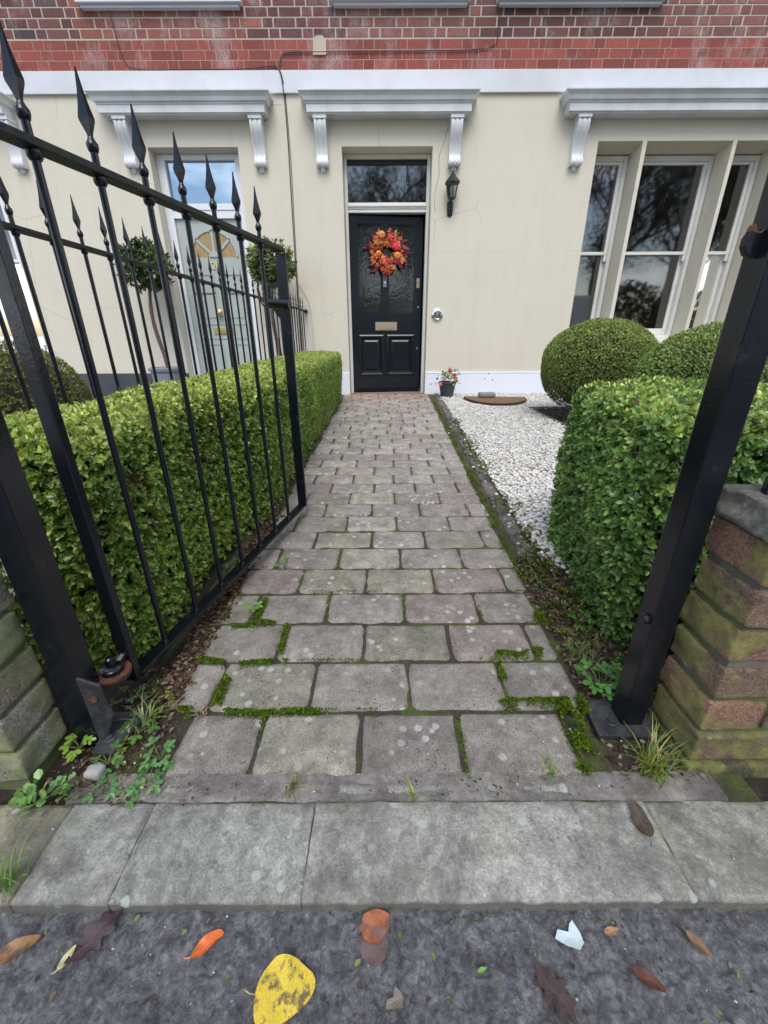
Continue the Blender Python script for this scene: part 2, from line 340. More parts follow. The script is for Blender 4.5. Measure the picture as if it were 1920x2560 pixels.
M_lampblk = m_paint('lantern_black', (.018, .022, .024), .4, .2, (.08, .09, .085), 20)
M_plastic = m_paint('grey_plastic_pot', (.045, .05, .06), .45, .2, (.12, .12, .12), 9)
M_bellgrey = (lambda t: t.base((.22, .225, .25)).rough(.35).m)(MT('bell_grey'))
M_black = (lambda t: t.base((.006, .006, .008)).rough(.5).m)(MT('black_rubber'))
M_etch = (lambda t: t.base((.015, .017, .022)).rough(.6).m)(MT('lettering'))
M_dark = (lambda t: t.base(t.ramp(t.noise(2, 4), [(.4, (.36, .34, .30)), (.7, (.44, .41, .36))])).rough(.9).m)(MT('dim_room_wall'))
M_mantel = m_paint('marble_mantel', (.38, .38, .38), .4, .4, (.2, .2, .2), 6)
M_amber = (lambda t: t.base(t.ramp(t.noise(30, 5, .6, stretch=(6, 1, .3)), [(.35, (.24, .15, .055)), (.7, (.50, .34, .14))])).rough(.12).m)(MT('amber_glass'))
def glass(name, tint=(.75, .78, .8), ior=2.1, rough=.0, bump=0, bs=30, gcol=(1, 1, 1)):
    m = bpy.data.materials.new(name); m.use_nodes = True; t_ = m.node_tree; n = t_.nodes
    for x in list(n): n.remove(x)
    o = n.new('ShaderNodeOutputMaterial'); mi = n.new('ShaderNodeMixShader'); fr = n.new('ShaderNodeFresnel'); fr.inputs['IOR'].default_value = ior
    tr = n.new('ShaderNodeBsdfTransparent'); tr.inputs[0].default_value = (*tint, 1); g = n.new('ShaderNodeBsdfGlossy'); g.inputs['Roughness'].default_value = rough; g.inputs[0].default_value = (*gcol, 1)
    t_.links.new(fr.outputs[0], mi.inputs[0]); t_.links.new(tr.outputs[0], mi.inputs[1]); t_.links.new(g.outputs[0], mi.inputs[2]); t_.links.new(mi.outputs[0], o.inputs[0])
    if bump:
        tcn = n.new('ShaderNodeTexCoord'); z = n.new('ShaderNodeTexNoise'); z.inputs['Scale'].default_value = bs; z.inputs['Detail'].default_value = 3
        b = n.new('ShaderNodeBump'); b.inputs['Strength'].default_value = bump; b.inputs['Distance'].default_value = .01
        t_.links.new(tcn.outputs['Object'], z.inputs['Vector']); t_.links.new(z.outputs['Fac'], b.inputs['Height']); t_.links.new(b.outputs[0], g.inputs['Normal'])
    return m
M_glass = glass('window_glass', (.7, .72, .72), 2.5, .035, .012, 2)
M_skyglass = glass('sky_tinted_glass', (.5, .52, .55), 5.0, .01, .01, 2, (.68, .85, 1.))  # blue sky painted in: reflection colour tinted and reflectance raised
M_lampglass = glass('lantern_glass', (.8, .85, .85), 1.6)
t = MT('obscure_glass'); t.base((.014, .018, .018)).rough(.06).set(Specular_IOR_Level=1.); M_obs = t.bump(t.noise(22, 3, .5, dist=.8), .10, .01).m
t = MT('coir'); M_coir = t.base(t.ramp(t.noise(160, 5, .8), [(.3, (.09, .05, .025)), (.7, (.28, .17, .09))])).rough(1.).bump(t.noise(300, 5, .8), 1., .006).m
t = MT('timber_edging'); M_timber = t.base(t.ramp(t.noise(20, 6, .7, stretch=(6, .6, 1)), [(.3, (.05, .045, .04)), (.7, (.16, .14, .12))])).rough(.9).m
M_cable = (lambda t: t.base((.05, .04, .045)).rough(.6).m)(MT('cable'))
M_cablew = (lambda t: t.base((.50, .48, .42)).rough(.6).m)(MT('painted_cable'))
M_vanw = (lambda t: t.base((.75, .76, .78)).rough(.25).set(Coat_Weight=.5).m)(MT('van_paint'))
M_vang = (lambda t: t.base((.02, .022, .025)).rough(.08).m)(MT('van_glass'))

# ================================================================== THE SETTING
# distant ground, road, pavement
MB().add([(-120, -120, -.12), (120, -120, -.12), (120, 120, -.12), (-120, 120, -.12)], [(0, 1, 2, 3)]).build('ground', M_soil)['kind'] = 'structure'
MB().box((-60, -7.5, -.2), (60, -2.3, -.105)).build('road', M_road)['kind'] = 'structure'
def grid(x0, x1, y0, y1, nx, ny, zf):
    X, Y = np.meshgrid(np.linspace(x0, x1, nx), np.linspace(y0, y1, ny)); P = np.c_[X.ravel(), Y.ravel(), np.zeros(nx * ny)]
    P[:, 2] = zf(P); i = np.arange(nx * ny).reshape(ny, nx)
    F = np.c_[i[:-1, :-1].ravel(), i[:-1, 1:].ravel(), i[1:, 1:].ravel(), i[1:, :-1].ravel()]
    return P, F
def sheet(name, x0, x1, y0, y1, nx, ny, zf, mat, kind='structure'):
    P, F = grid(x0, x1, y0, y1, nx, ny, zf); o = npmesh(name, P, F, mat); o['kind'] = kind; return o
def pz(P):
    r = 1 - np.abs(fbm(P, 26, 4)); r2 = fbm(P + 5, 60, 3)
    dist = np.clip((P[:, 0] + .3) / -.6, 0, 1)
    r3 = 1 - np.abs(fbm(P * (1, 1.5, 1) + 2, 62, 4))
    back = np.clip((P[:, 1] - .29) / .04, 0, 1)
    return -.0245 - .016 * dist + .010 * (r - .75) + .009 * (r3 - .72) + .003 * r2 - .003 * back
sheet('pavement', -.9, .9, .0, .335, 760, 150, pz, M_tar)
MB().box((-60, -2.3, -.25), (60, .0, -.030)).box((-60, 0., -.25), (-.9, .335, -.032)).box((.9, 0., -.25), (60, .335, -.030)).build('pavement', M_tar)['kind'] = 'structure'
# garden soil both sides
def sz(P): return -.022 + .012 * fbm(P, 9, 4)
sheet('soil', -1.0, -.40, .46, 5.7, 90, 420, sz, M_soil)
sheet('soil', .40, .75, .46, 2.0, 60, 160, sz, M_soil)
sheet('soil', 1.5, 4.6, 1.4, 4.49, 80, 80, lambda P: -.02 + .03 * fbm(P, 5, 4), M_soil)
MB().box((-7, .5, -.2), (-1.0, 5.7, -.02)).build('paving', m_paint('grey_paving', (.16, .16, .155), .8, .3))['kind'] = 'structure'
MB().box((.75, .5, -.2), (8, 5.7, -.045)).build('ground', M_soil)['kind'] = 'structure'

def block(cx, cy, lx, ly, zt, n, m, col, seed, r=.15, skirt=.03, rot=0, rag=.0055, bump=.0035, edge=.008):
    """a tumbled stone: rounded corners, uneven outline, worn arris"""
    u = np.linspace(-1, 1, n); v = np.linspace(-1, 1, m)
    u = np.sign(u) * (1 - (1 - np.abs(u)) ** 1.5); v = np.sign(v) * (1 - (1 - np.abs(v)) ** 1.5)
    U, V = np.meshgrid(u, v); U = U.ravel(); V = V.ravel()
    rr = r * ly; hx, hy = lx / 2, ly / 2
    X = U * hx; Y = V * hy
    ex = np.abs(X) - (hx - rr); ey = np.abs(Y) - (hy - rr); k = (ex > 0) & (ey > 0); d = np.hypot(ex, ey)
    mxx = np.maximum(ex, ey); sc_ = np.where(k & (d > 1e-9), mxx / np.maximum(d, 1e-9), 1)
    X = np.where(k, np.sign(X) * (hx - rr + ex * sc_), X); Y = np.where(k, np.sign(Y) * (hy - rr + ey * sc_), Y)
    e = np.maximum(np.abs(U), np.abs(V))
    P = np.c_[X, Y, np.full(len(X), seed * 3.17)]
    a = (e ** 4); X = X + a * rag * fbm(P, 40, 3); Y = Y + a * rag * fbm(P + 9, 40, 3)
    dist = np.minimum(hx - np.abs(X), hy - np.abs(Y)).clip(0)
    z = zt - edge * np.exp(-dist / .006) - .003 * np.exp(-dist / .02) + bump * fbm(P, 30, 4)
    if rot: c_, s_ = math.cos(rot), math.sin(rot); X, Y = X * c_ - Y * s_, X * s_ + Y * c_
    T = np.c_[X + cx, Y + cy, z]; i = np.arange(n * m).reshape(m, n)
    F = np.c_[i[:-1, :-1].ravel(), i[:-1, 1:].ravel(), i[1:, 1:].ravel(), i[1:, :-1].ravel()]
    ring = np.r_[i[0, :], i[1:, -1], i[-1, -2::-1], i[-2:0:-1, 0]]; k0 = n * m
    S = T[ring].copy(); S[:, 2] = zt - skirt; nr = len(ring); j = np.arange(nr); jn = (j + 1) % nr
    F = np.r_[F, np.c_[ring[j], k0 + j, k0 + jn, ring[jn]]]
    return np.r_[T, S], F, np.tile(col, (n * m + nr, 1))
class NP:
    def __init__(s): s.V = []; s.F = []; s.C = []; s.n = 0
    def add(s, V, F, C): s.V.append(V); s.F.append(F + s.n); s.C.append(C); s.n += len(V)
    def build(s, name, mat, parent=None, smooth=True):
        byk = {}
        for f in s.F: byk.setdefault(f.shape[1], []).append(f)
        return npmesh(name, np.concatenate(s.V), [np.concatenate(v) for v in byk.values()], mat, parent, np.concatenate(s.C), smooth)
# the block path, 34 courses in running bond, flaring a little towards the door
path = NP(); joints = []
def pe(y):  # left and right edges of the blocks
    return -.462 - .010 * y, .438 + .030 * (y - .6)
y = .503; row = 0; PY = .148
while y < 5.66:
    l, rgt = pe(y); xl, xr = l, rgt
    off = (.166 if row % 2 == 0 else .055)
    xs = [off + .2205 * k + rng.normal(0, .004) for k in range(-6, 6)]
    if row == 0: xl, xr = -.41, .375; xs = [-.255, -.052, .153]
    xs = [x for x in xs if xl + .05 < x < xr - .045]
    if row > 14: xs = [x + .02 * math.sin(row * .9) for x in xs]
    ed = [xl + rng.uniform(-.012, .012)] + xs + [xr + rng.uniform(-.008, .008)]
    for a, b in zip(ed[:-1], ed[1:]):
        g = rng.uniform(.80, 1.14); tint = np.array([.365, .330, .295]) * g
        q = rng.random()
        if q < .22: tint = np.array([.36, .34, .275]) * g
        elif q > .85: tint = np.array([.35, .295, .27]) * g
        if y > 5.1: tint = np.array([.36, .27, .22]) * g
        n, m = (34, 24) if y < 1.1 else ((22, 16) if y < 2 else (12, 9))
        path.add(*block((a + b) / 2, y + PY / 2, b - a - .0065, PY - .0075, rng.normal(0, .0015) + (.0), n, m, tint, rng.uniform(0, 99), rot=rng.normal(0, .008)))
        joints.append((b, y, b, y + PY))
    joints.append((ed[0], y, ed[-1], y)); y += PY; row += 1
for (a, b) in ((.0, .215), (-.085, -.012), (-.40, -.34), (.24, .33)): path.add(*block((a + b) / 2, .487, b - a, .024, -.0008, 24, 8, np.array([.36, .35, .31]), a * 9 + 2, rag=.010, r=.3, bump=.004))
o = path.build('path', M_block); o['kind'] = 'structure'
sheet('path_joint', -.56, .66, .458, 5.72, 160, 700, lambda P: -.0105 + .004 * fbm(P, 22, 4), M_joint)
sheet('mortar_bed', -.56, .60, .455, .514, 420, 30, lambda P: -.0060 + .0050 * fbm(P, 22, 4) + .003 * fbm(P + 3, 80, 3) - .007 * np.exp(-((P[:, 1] - .463 - .004 * fbm(P, 14, 3)) / .0035) ** 2), M_bed)
# brick-on-edge border on the right of the path
bd = NP(); y = 1.28
while y < 5.6:
    ln_ = .215; x = .493 + (y - 1.2) * .040
    bd.add(*block(x + .03, y + ln_ / 2, .058, ln_ - .010, .006 + rng.normal(0, .002), 8, 14, np.array([.13, .11, .11]) * rng.uniform(.75, 1.3), rng.uniform(0, 99), rot=-.040, r=.08)); y += ln_
o = bd.build('path_edging', M_block); o['kind'] = 'structure'
# kerb: long slabs of sandstone with a worn front lip
kb = NP()
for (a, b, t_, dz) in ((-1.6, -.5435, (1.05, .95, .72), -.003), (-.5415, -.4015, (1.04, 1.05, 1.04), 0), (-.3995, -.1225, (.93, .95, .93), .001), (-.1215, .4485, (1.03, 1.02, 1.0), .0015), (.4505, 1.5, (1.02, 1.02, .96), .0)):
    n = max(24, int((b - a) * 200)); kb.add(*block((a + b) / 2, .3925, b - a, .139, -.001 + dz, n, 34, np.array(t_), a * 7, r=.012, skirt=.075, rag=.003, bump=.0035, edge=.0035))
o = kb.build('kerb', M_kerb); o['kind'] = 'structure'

# ------------------------------------------------------------------ gravel
def ico(sub):
    import bmesh
    bm = bmesh.new(); bmesh.ops.create_icosphere(bm, subdivisions=sub, radius=1)
    V = np.array([v.co[:] for v in bm.verts]); F = np.array([[v.index for v in f.verts] for f in bm.faces]); bm.free(); return V, F
ICO1, ICO2 = ico(1), ico(2)
def pebbles(pos, size, ic, col):
    V0, F0 = ic; n = len(pos); k = len(V0)
    S = np.c_[rng.uniform(.8, 1.25, n), rng.uniform(.6, 1.0, n), rng.uniform(.4, .7, n)] * size[:, None]
    V = V0[None] * S[:, None] * (1 + .22 * (rng.random((n, k, 1)) - .5))
    a = rng.uniform(0, 6.28, n); b = rng.normal(0, .35, n); ca, sa, cb, sb = np.cos(a), np.sin(a), np.cos(b), np.sin(b)
    x = V[..., 0]; yy = V[..., 1] * cb[:, None] - V[..., 2] * sb[:, None]; z = V[..., 1] * sb[:, None] + V[..., 2] * cb[:, None]
    V = np.stack([x * ca[:, None] - yy * sa[:, None], x * sa[:, None] + yy * ca[:, None], z], -1) + pos[:, None]
    F = (F0[None] + (np.arange(n) * k)[:, None, None]).reshape(-1, 3)
    return V.reshape(-1, 3), F, np.repeat(col, k, 0)
def in_gravel(x, y):
    e = .560 + (y - 1.2) * .040
    a = (x > e) & (x < 1.56) & (y > 1.17) & (y < 5.68)
    b = (x >= 1.56) & (x < 4.5) & (y > 4.49) & (y < 5.68)
    return a | b
n = 76000
xy = np.c_[rng.uniform(.55, 4.5, n * 2), rng.uniform(1.15, 5.68, n * 2)]; ok = in_gravel(xy[:, 0], xy[:, 1]) & ~((xy[:, 0] > .98) & (xy[:, 1] < 1.6))
xy = xy[ok]; xy = xy[rng.random(len(xy)) < np.clip((xy[:, 1] - 1.16) / .14 + .25 * fbm(np.c_[xy, xy[:, :1]], 9, 2), .05, 1)]; xy = xy[rng.random(len(xy)) < np.where(xy[:, 0] > 1.9, .55, 1)]
sz_ = rng.uniform(.0058, .0112, len(xy)) * (1 + .0 * xy[:, 0])
pos = np.c_[xy, rng.uniform(-.008, .008, len(xy)) + .006 * fbm(np.c_[xy, xy[:, :1] * 0], 3, 2)]
colr = np.clip(np.array([.69, .68, .64]) * rng.uniform(.70, 1.1, (len(xy), 1)) + rng.normal(0, .02, (len(xy), 3)), 0, .85)
tan = rng.random(len(xy)) < .10; colr[tan] = np.array([.42, .33, .25]) * rng.uniform(.7, 1.2, (tan.sum(), 1))
near = xy[:, 1] < 2.3
gr = NP(); gr.add(*pebbles(pos[near], sz_[near], ICO2, colr[near])); gr.add(*pebbles(pos[~near], sz_[~near], ICO1, colr[~near]))
# strays on the edging and path
ns = 70; yy = rng.uniform(1.25, 5.5, ns); sx = .50 + (yy - 1.2) * .040 + rng.exponential(.03, ns) * -1 + .09
gr.add(*pebbles(np.c_[sx, yy, np.full(ns, .012)], rng.uniform(.006, .011, ns), ICO2, np.tile([.68, .67, .62], (ns, 1))))
tag(gr.build('gravel', M_pebble), 'white pebble gravel spread beside the block path', 'gravel', kind='stuff')
sheet('gravel_bed', .55, 4.6, 1.17, 5.7, 60, 60, lambda P: np.where(in_gravel(P[:, 0], P[:, 1]), -.004, -.04), m_paint('gravel_dust', (.42, .39, .33), .95, .5, (.2, .17, .13), 20))

# ------------------------------------------------------------------ leaves
LEAF6 = np.array([(0, 0, 0), (-.27, .36, .08), (-.24, .72, .06), (0, 1, -.05), (.24, .72, .06), (.27, .36, .08)])
F6 = np.array([(0, 5, 4, 3), (0, 3, 2, 1)])
LEAF4 = np.array([(0, 0, 0), (-.29, .5, .08), (0, 1, -.03), (.29, .5, .08)]); F4 = np.array([(0, 3, 2), (0, 2, 1)])
def leaves(base, d, up, size, col, shape=6, width=1.):
    L0, F0 = (LEAF6, F6) if shape == 6 else (LEAF4, F4)
    d = norm(d); s_ = norm(np.cross(d, up)); nn = np.cross(s_, d); n = len(base); k = len(L0)
    V = base[:, None] + size[:, None, None] * (L0[None, :, 0:1] * width * s_[:, None] + L0[None, :, 1:2] * d[:, None] + L0[None, :, 2:3] * nn[:, None])
    F = (F0[None] + (np.arange(n) * k)[:, None, None]).reshape(-1, F0.shape[1])
    return V.reshape(-1, 3), F, np.repeat(col, k, 0)
def sprigs(P, Nn, nl, size, colf, shape=6, spread=.58, width=1.):
    """rosettes of leaves on points P with outward normals"""
    n = len(P); D = norm(Nn + rng.normal(0, .42, (n, 3)) + np.array([0, 0, .22]))
    T = norm(np.cross(D, rng.normal(0, 1, (n, 3)))); B = np.cross(D, T)
    az = (np.arange(nl) * 2.4)[None] + rng.uniform(0, 6.28, (n, 1)) + rng.normal(0, .2, (n, nl))
    el = rng.uniform(.35, 1.25, (n, nl)) * spread * 1.7
    d = np.cos(el)[..., None] * D[:, None] + np.sin(el)[..., None] * (np.cos(az)[..., None] * T[:, None] + np.sin(az)[..., None] * B[:, None])
    sz = size * rng.uniform(.65, 1.15, (n, nl)) * (rng.uniform(.8, 1.15, (n, 1)))
    base = P[:, None] + D[:, None] * (np.linspace(0, 1, nl)[None, :, None] * size * .8)
    up = np.broadcast_to(D[:, None], d.shape) + rng.normal(0, .25, d.shape)
    c = colf(P, Nn); c = np.repeat(c * rng.uniform(.72, 1.2, (n, 1)), nl, 0) * rng.uniform(.72, 1.28, (n * nl, 1))
    return leaves(base.reshape(-1, 3), d.reshape(-1, 3), up.reshape(-1, 3), sz.ravel(), c, shape, width)
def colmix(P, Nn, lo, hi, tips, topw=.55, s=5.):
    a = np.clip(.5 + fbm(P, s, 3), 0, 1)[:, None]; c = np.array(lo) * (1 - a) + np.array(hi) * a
    tp = (rng.random(len(P)) < np.clip(.06 + topw * np.clip(Nn[:, 2], 0, 1), 0, 1))[:, None]  # upward leaves paler: new growth, with light on the top put into colour
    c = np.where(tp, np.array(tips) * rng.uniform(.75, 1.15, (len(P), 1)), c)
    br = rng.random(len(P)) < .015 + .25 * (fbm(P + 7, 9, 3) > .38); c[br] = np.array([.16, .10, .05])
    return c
# ---- box hedge with flat top
def boxpts(n, a, b, faces, rnd=.06, wob=.025):
    a = np.array(a); b = np.array(b); s = b - a; out_P = []; out_N = []
    area = {'x-': s[1] * s[2], 'x+': s[1] * s[2], 'y-': s[0] * s[2], 'y+': s[0] * s[2], 'z+': s[0] * s[1]}
    tot = sum(area[f] * w for f, w in faces.items())
    for f, w_ in faces.items():
        k = int(n * area[f] * w_ / tot); q = rng.random((k, 3)) * s + a; ax = 'xyz'.index(f[0]); nn = np.zeros((k, 3))
        q[:, ax] = b[ax] if f[1] == '+' else a[ax]; nn[:, ax] = 1 if f[1] == '+' else -1
        out_P.append(q); out_N.append(nn)
    P = np.concatenate(out_P); Nn = np.concatenate(out_N)
    c = np.clip(P, a + rnd, b - rnd); c[:, 2] = np.clip(P[:, 2], a[2], b[2] - rnd); dd = P - c; l = np.linalg.norm(dd, axis=1, keepdims=True)
    N2 = norm(dd); P = np.where(l > rnd, c + N2 * rnd, P); Nn = np.where(l > 1e-6, N2, Nn)
    P = P + Nn * (wob * fbm(P, 3.2, 3))[:, None]
    return P, Nn
def hedge_mesh(name, n, a, b, faces, size, colf, parent, gaps=.0, near_y=None, nl=7, depth=.045, wob=.025, thin_low=True):
    P, Nn = boxpts(n, a, b, faces, wob=wob)
    P = P - Nn * (rng.random(len(P)) ** 1.5 * depth)[:, None]
    near_ = np.clip((1.75 - P[:, 1]) / .55, 0, 1) if b[0] < 0 else 0; low_ = np.clip((.28 - P[:, 2]) / .28, 0, 1)
    if b[0] < 0: P[:, 0] -= (np.clip((P[:, 0] + .75) / .25, 0, 1)) * (.085 * near_ * near_ * (3 - 2 * near_) + .03 * low_)
    if b[0] > 0: P[:, 0] += (-.078 + .13 * (P[:, 1] - .85)) * np.clip((1.1 - P[:, 0]) / .4, 0, 1)
    g = fbm(P + 3, 6, 3); keep = g > -.62 + gaps
    if thin_low and b[0] < 0: keep &= rng.random(len(P)) < np.clip(.45 + (P[:, 2] - a[2]) * 6, 0, 1)
    P = P[keep]; Nn = Nn[keep]
    return P, Nn
def core_box(name, a, b, parent, inset=.06):
    V, F = grid(0, 1, 0, 1, 2, 2, lambda P: 0 * P[:, 0])
    mb = MB().box((a[0] + inset, a[1] + inset, a[2] - .02), (b[0] - inset, b[1] - inset, b[2] - inset))
    o = mb.build(name, M_core, parent); return o
def twigs(P, Nn, parent, n, ln=.06, mat=None):
    mb = MB(); idx = rng.choice(len(P), n)
    for i in idx:
        p = P[i] - Nn[i] * .05; d = norm((Nn[i] + rng.normal(0, .7, 3) + (0, 0, .4)))
        q = p + d * ln * rng.uniform(.6, 1.2); r_ = q + norm(d + rng.normal(0, .5, 3)) * ln * .5
        mb.tube([p, q, r_], [.0016, .0012, .0007], 4, cap=False)
    return tag(mb.build('twigs', mat or M_twig, parent), kind='stuff')
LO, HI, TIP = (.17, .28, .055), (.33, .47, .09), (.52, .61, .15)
hl = tag(empty('box_hedge', (-.7, 3, 0)), 'long clipped box hedge behind the open gate, between path and railings', 'hedge')
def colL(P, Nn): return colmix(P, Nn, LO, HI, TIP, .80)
a_, b_ = (-.925, .80, -.01), (-.492, 5.14, .555)
def build_hedge(root, specs, core, tw):
    nb = NP(); mi = root.matrix_basis.inverted(); o_ = np.array(root.location)
    allP = []
    for (n, a, b, faces, size, shape, colf, nl, gaps, wob) in specs:
        P, Nn = hedge_mesh('x', n, a, b, faces, size, colf, root, gaps, wob=wob); allP.append((P, Nn))
        V, F, C = sprigs(P, Nn, nl, size, colf, shape); nb.add(V - o_, F, C)
    nb.build('foliage', M_leaf, root)
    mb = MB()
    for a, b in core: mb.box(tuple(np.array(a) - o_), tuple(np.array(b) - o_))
    mb.build('dark_core', M_core, root)  # solid dark filler; shade inside the foliage put into its colour
    P = np.concatenate([p for p, _ in allP]); Nn = np.concatenate([q for _, q in allP])
    twigs(P - o_, Nn, root, tw)
FA = {'x+': 1, 'x-': .15, 'z+': 1.1, 'y-': 1}
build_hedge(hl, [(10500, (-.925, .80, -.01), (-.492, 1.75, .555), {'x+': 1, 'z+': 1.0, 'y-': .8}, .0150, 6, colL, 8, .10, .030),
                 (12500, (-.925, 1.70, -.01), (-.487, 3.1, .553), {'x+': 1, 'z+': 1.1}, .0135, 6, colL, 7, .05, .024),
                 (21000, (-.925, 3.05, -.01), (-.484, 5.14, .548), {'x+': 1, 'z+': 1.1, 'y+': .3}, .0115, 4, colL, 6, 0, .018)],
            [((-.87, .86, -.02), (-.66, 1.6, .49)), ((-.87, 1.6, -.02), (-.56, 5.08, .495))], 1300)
hr = tag(empty('box_hedge', (1.2, 1.1, 0)), 'bushy glossy box hedge behind the right gate post', 'hedge')
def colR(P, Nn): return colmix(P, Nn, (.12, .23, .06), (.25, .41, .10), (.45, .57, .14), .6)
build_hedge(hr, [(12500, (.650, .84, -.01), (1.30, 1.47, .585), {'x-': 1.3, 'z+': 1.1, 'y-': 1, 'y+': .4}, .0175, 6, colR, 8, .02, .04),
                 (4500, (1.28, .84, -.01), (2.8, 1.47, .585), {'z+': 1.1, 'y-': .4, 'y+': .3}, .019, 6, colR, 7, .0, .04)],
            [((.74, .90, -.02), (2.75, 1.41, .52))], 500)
# ---- clipped balls
def ball(name, c, r, n, size, label, lo, hi, tip, bare=True):
    root = tag(empty(name, (c[0], c[1], 0)), label, 'shrub')
    D = norm(rng.normal(0, 1, (n, 3))); D = D[D[:, 2] > -.85]; rr = np.array(r)
    P = D * rr * (1 + .06 * fbm(D * 1.0 + c[0], 2.0, 3))[:, None]; Nn = norm(D / rr); P = P + Nn * (.02 * fbm(P + c[0] * 9, 5, 3))[:, None] - Nn * (rng.random(len(P)) ** 2 * .035)[:, None]
    z = P[:, 2] / rr[2]
    if bare: k = rng.random(len(P)) < np.clip(1.15 + (z + .15) * 1.6, .22, 1); P = P[k]; Nn = Nn[k]
    P[:, 2] += c[2]
    def cf(P_, N_):
        c_ = colmix(P_, N_, lo, hi, tip, .40)
        if bare:
            zz = (P_[:, 2] - c[2]) / rr[2]; bm_ = rng.random(len(P_)) < np.clip(-(zz + .25) * 1.5, 0, .75)
            c_[bm_] = np.array([.15, .125, .085]) * rng.uniform(.6, 1.2, (bm_.sum(), 1))
        return c_
    V, F, C = sprigs(P, Nn, 6, size, cf, 4); npmesh('foliage', V, F, M_leaf, root, C)
    m = MB(); V0, F0 = ICO2; m.add(V0 * (rr - .045) + (0, 0, c[2]), F0.tolist()); m.build('dark_core', M_core, root)  # dark filler ball behind the leaves, its colour painted as inner shade
    mb = MB()
    for i in range(14):
        a = rng.uniform(0, 6.28); d = np.array([math.cos(a), math.sin(a), 0]); z0 = c[2] - rr[2] * rng.uniform(.3, .9); q = math.sqrt(max(.02, 1 - ((z0 - c[2]) / rr[2]) ** 2))
        mb.tube([(0, 0, -.02), tuple(d * rr[0] * q * .5 + (0, 0, z0 * .5)), tuple(d * rr[0] * q * .95 + (0, 0, z0 + .05))], [.014, .008, .004], 5)
    P2 = P[P[:, 2] < c[2] - .05]
    if len(P2):
        for i in rng.choice(len(P2), 500):
            d = norm(P2[i] - (0, 0, c[2]) + rng.normal(0, .25, 3)); mb.tube([P2[i] - d * .05, P2[i] + rng.normal(0, .012, 3) - d * .01], [.0022, .001], 3, cap=False)
    tag(mb.build('stems', M_twig, root), kind='stuff'); return root
ball('clipped_shrub', (1.915, 3.92, .445), (.478, .478, .40), 26000, .0125, 'clipped box ball against the bay window, woody and bare at its base', (.15, .215, .05), (.27, .36, .08), (.42, .50, .13))
ball('clipped_shrub', (2.31, 2.98, .39), (.53, .50, .40), 20000, .0135, 'clipped box ball between the woody based ball and the hedge', (.14, .235, .055), (.26, .39, .09), (.42, .52, .14), False)
ball('clipped_shrub', (-2.87, 3.1, .26), (.62, .62, .46), 13000, .014, 'rounded yellowish shrub beyond the railings, in the garden at far left', (.11, .14, .035), (.20, .23, .05), (.30, .32, .07), False)

# ================================================================== IRONWORK
def finial_mb():
    m = MB(); m.lathe([(.0060, 0), (.0060, .034), (.0078, .036), (.0096, .042), (.0094, .047), (.0066, .051), (.0046, .056)], n=14)
    # spear blade: flattened four sided
    pr = [(.0044, .054), (.0062, .061), (.0142, .077), (.0148, .082), (.0104, .097), (.0060, .116), (.0034, .133), (.0016, .147)]
    m.lathe(pr, n=4, sx=1.0, sy=.62); return m
FIN = finial_mb().build('finial', M_iron, None, smooth=35); fin_me = FIN.data; bpy.data.objects.remove(FIN)
def add_fin(bar, z, rz):
    f = bpy.data.objects.new('finial', fin_me); COL.objects.link(f); f.parent = bar; f.location = (0, 0, z); f.rotation_euler = (0, 0, rz); return f
# gate, swung inwards
hx, hy = -.547, .688; gx, gy = -.353, 1.666; GL = math.hypot(gx - hx, gy - hy); ga = math.atan2(gy - hy, gx - hx)
gate = tag(empty('iron_gate', (hx, hy, 0), ga), 'black iron gate with seven spear topped bars standing open over the path', 'gate')
def flat(name, a, b, mat=M_iron, bevel=.0015, par=gate): return MB().box(a, b).build(name, mat, par, bevel=bevel)
flat('hinge_stile', (-.008, -.0145, .055), (.008, .0145, 1.000))
flat('latch_stile', (GL - .006, -.0185, .055), (GL + .006, .0185, .996))
flat('bottom_rail', (.0085, -.0165, .056), (GL - .0065, .0165, .065))
flat('top_rail', (-.012, -.0165, 1.001), (GL + .006, .0165, 1.013), M_iron2)
m = MB().lathe([(.0061, .0655), (.0061, 1.11)], n=14); m.lathe([(.0085, .987), (.0108, .991), (.0110, .9995)], n=12)
for q in (.070, .069): m.lathe([(.0095, .0652), (.0085, q), (.0062, q + .004)], n=10)
bar0 = m.build('bar', M_iron, gate, smooth=50); bar0.location = (.105, 0, 0); add_fin(bar0, 1.0, R_(90))
bar0.data.vertices.foreach_get
for v in bar0.data.vertices:
    if v.co.z > 1.05: v.co.z = 1.012
for k in range(1, 7):
    b = bar0.copy(); COL.objects.link(b); b.parent = gate; b.location = (.105 + .1235 * k, 0, 0); add_fin(b, 1.0, R_(90))
# lower hinge: rusted collar on a lug
m = MB().lathe([(.030, 0), (.033, .004), (.033, .012), (.024, .014)], (-.040, 0, .100), 20, 1).lathe([(.021, .014), (.021, .024), (.016, .028)], (-.040, 0, .100), 20, 0)
m.lathe([(.009, .028), (.009, .046), (.006, .049)], (-.040, 0, .100), 12, 0); m.tube([(-.030, 0, .118), (.0, -.002, .132)], .008, 8, 0)
m.lathe([(.012, -.006), (.013, .0), (.012, .006)], (.0, -.002, .132), 10, 0); m.build('hinge', [M_iron, M_rust], gate, smooth=40)
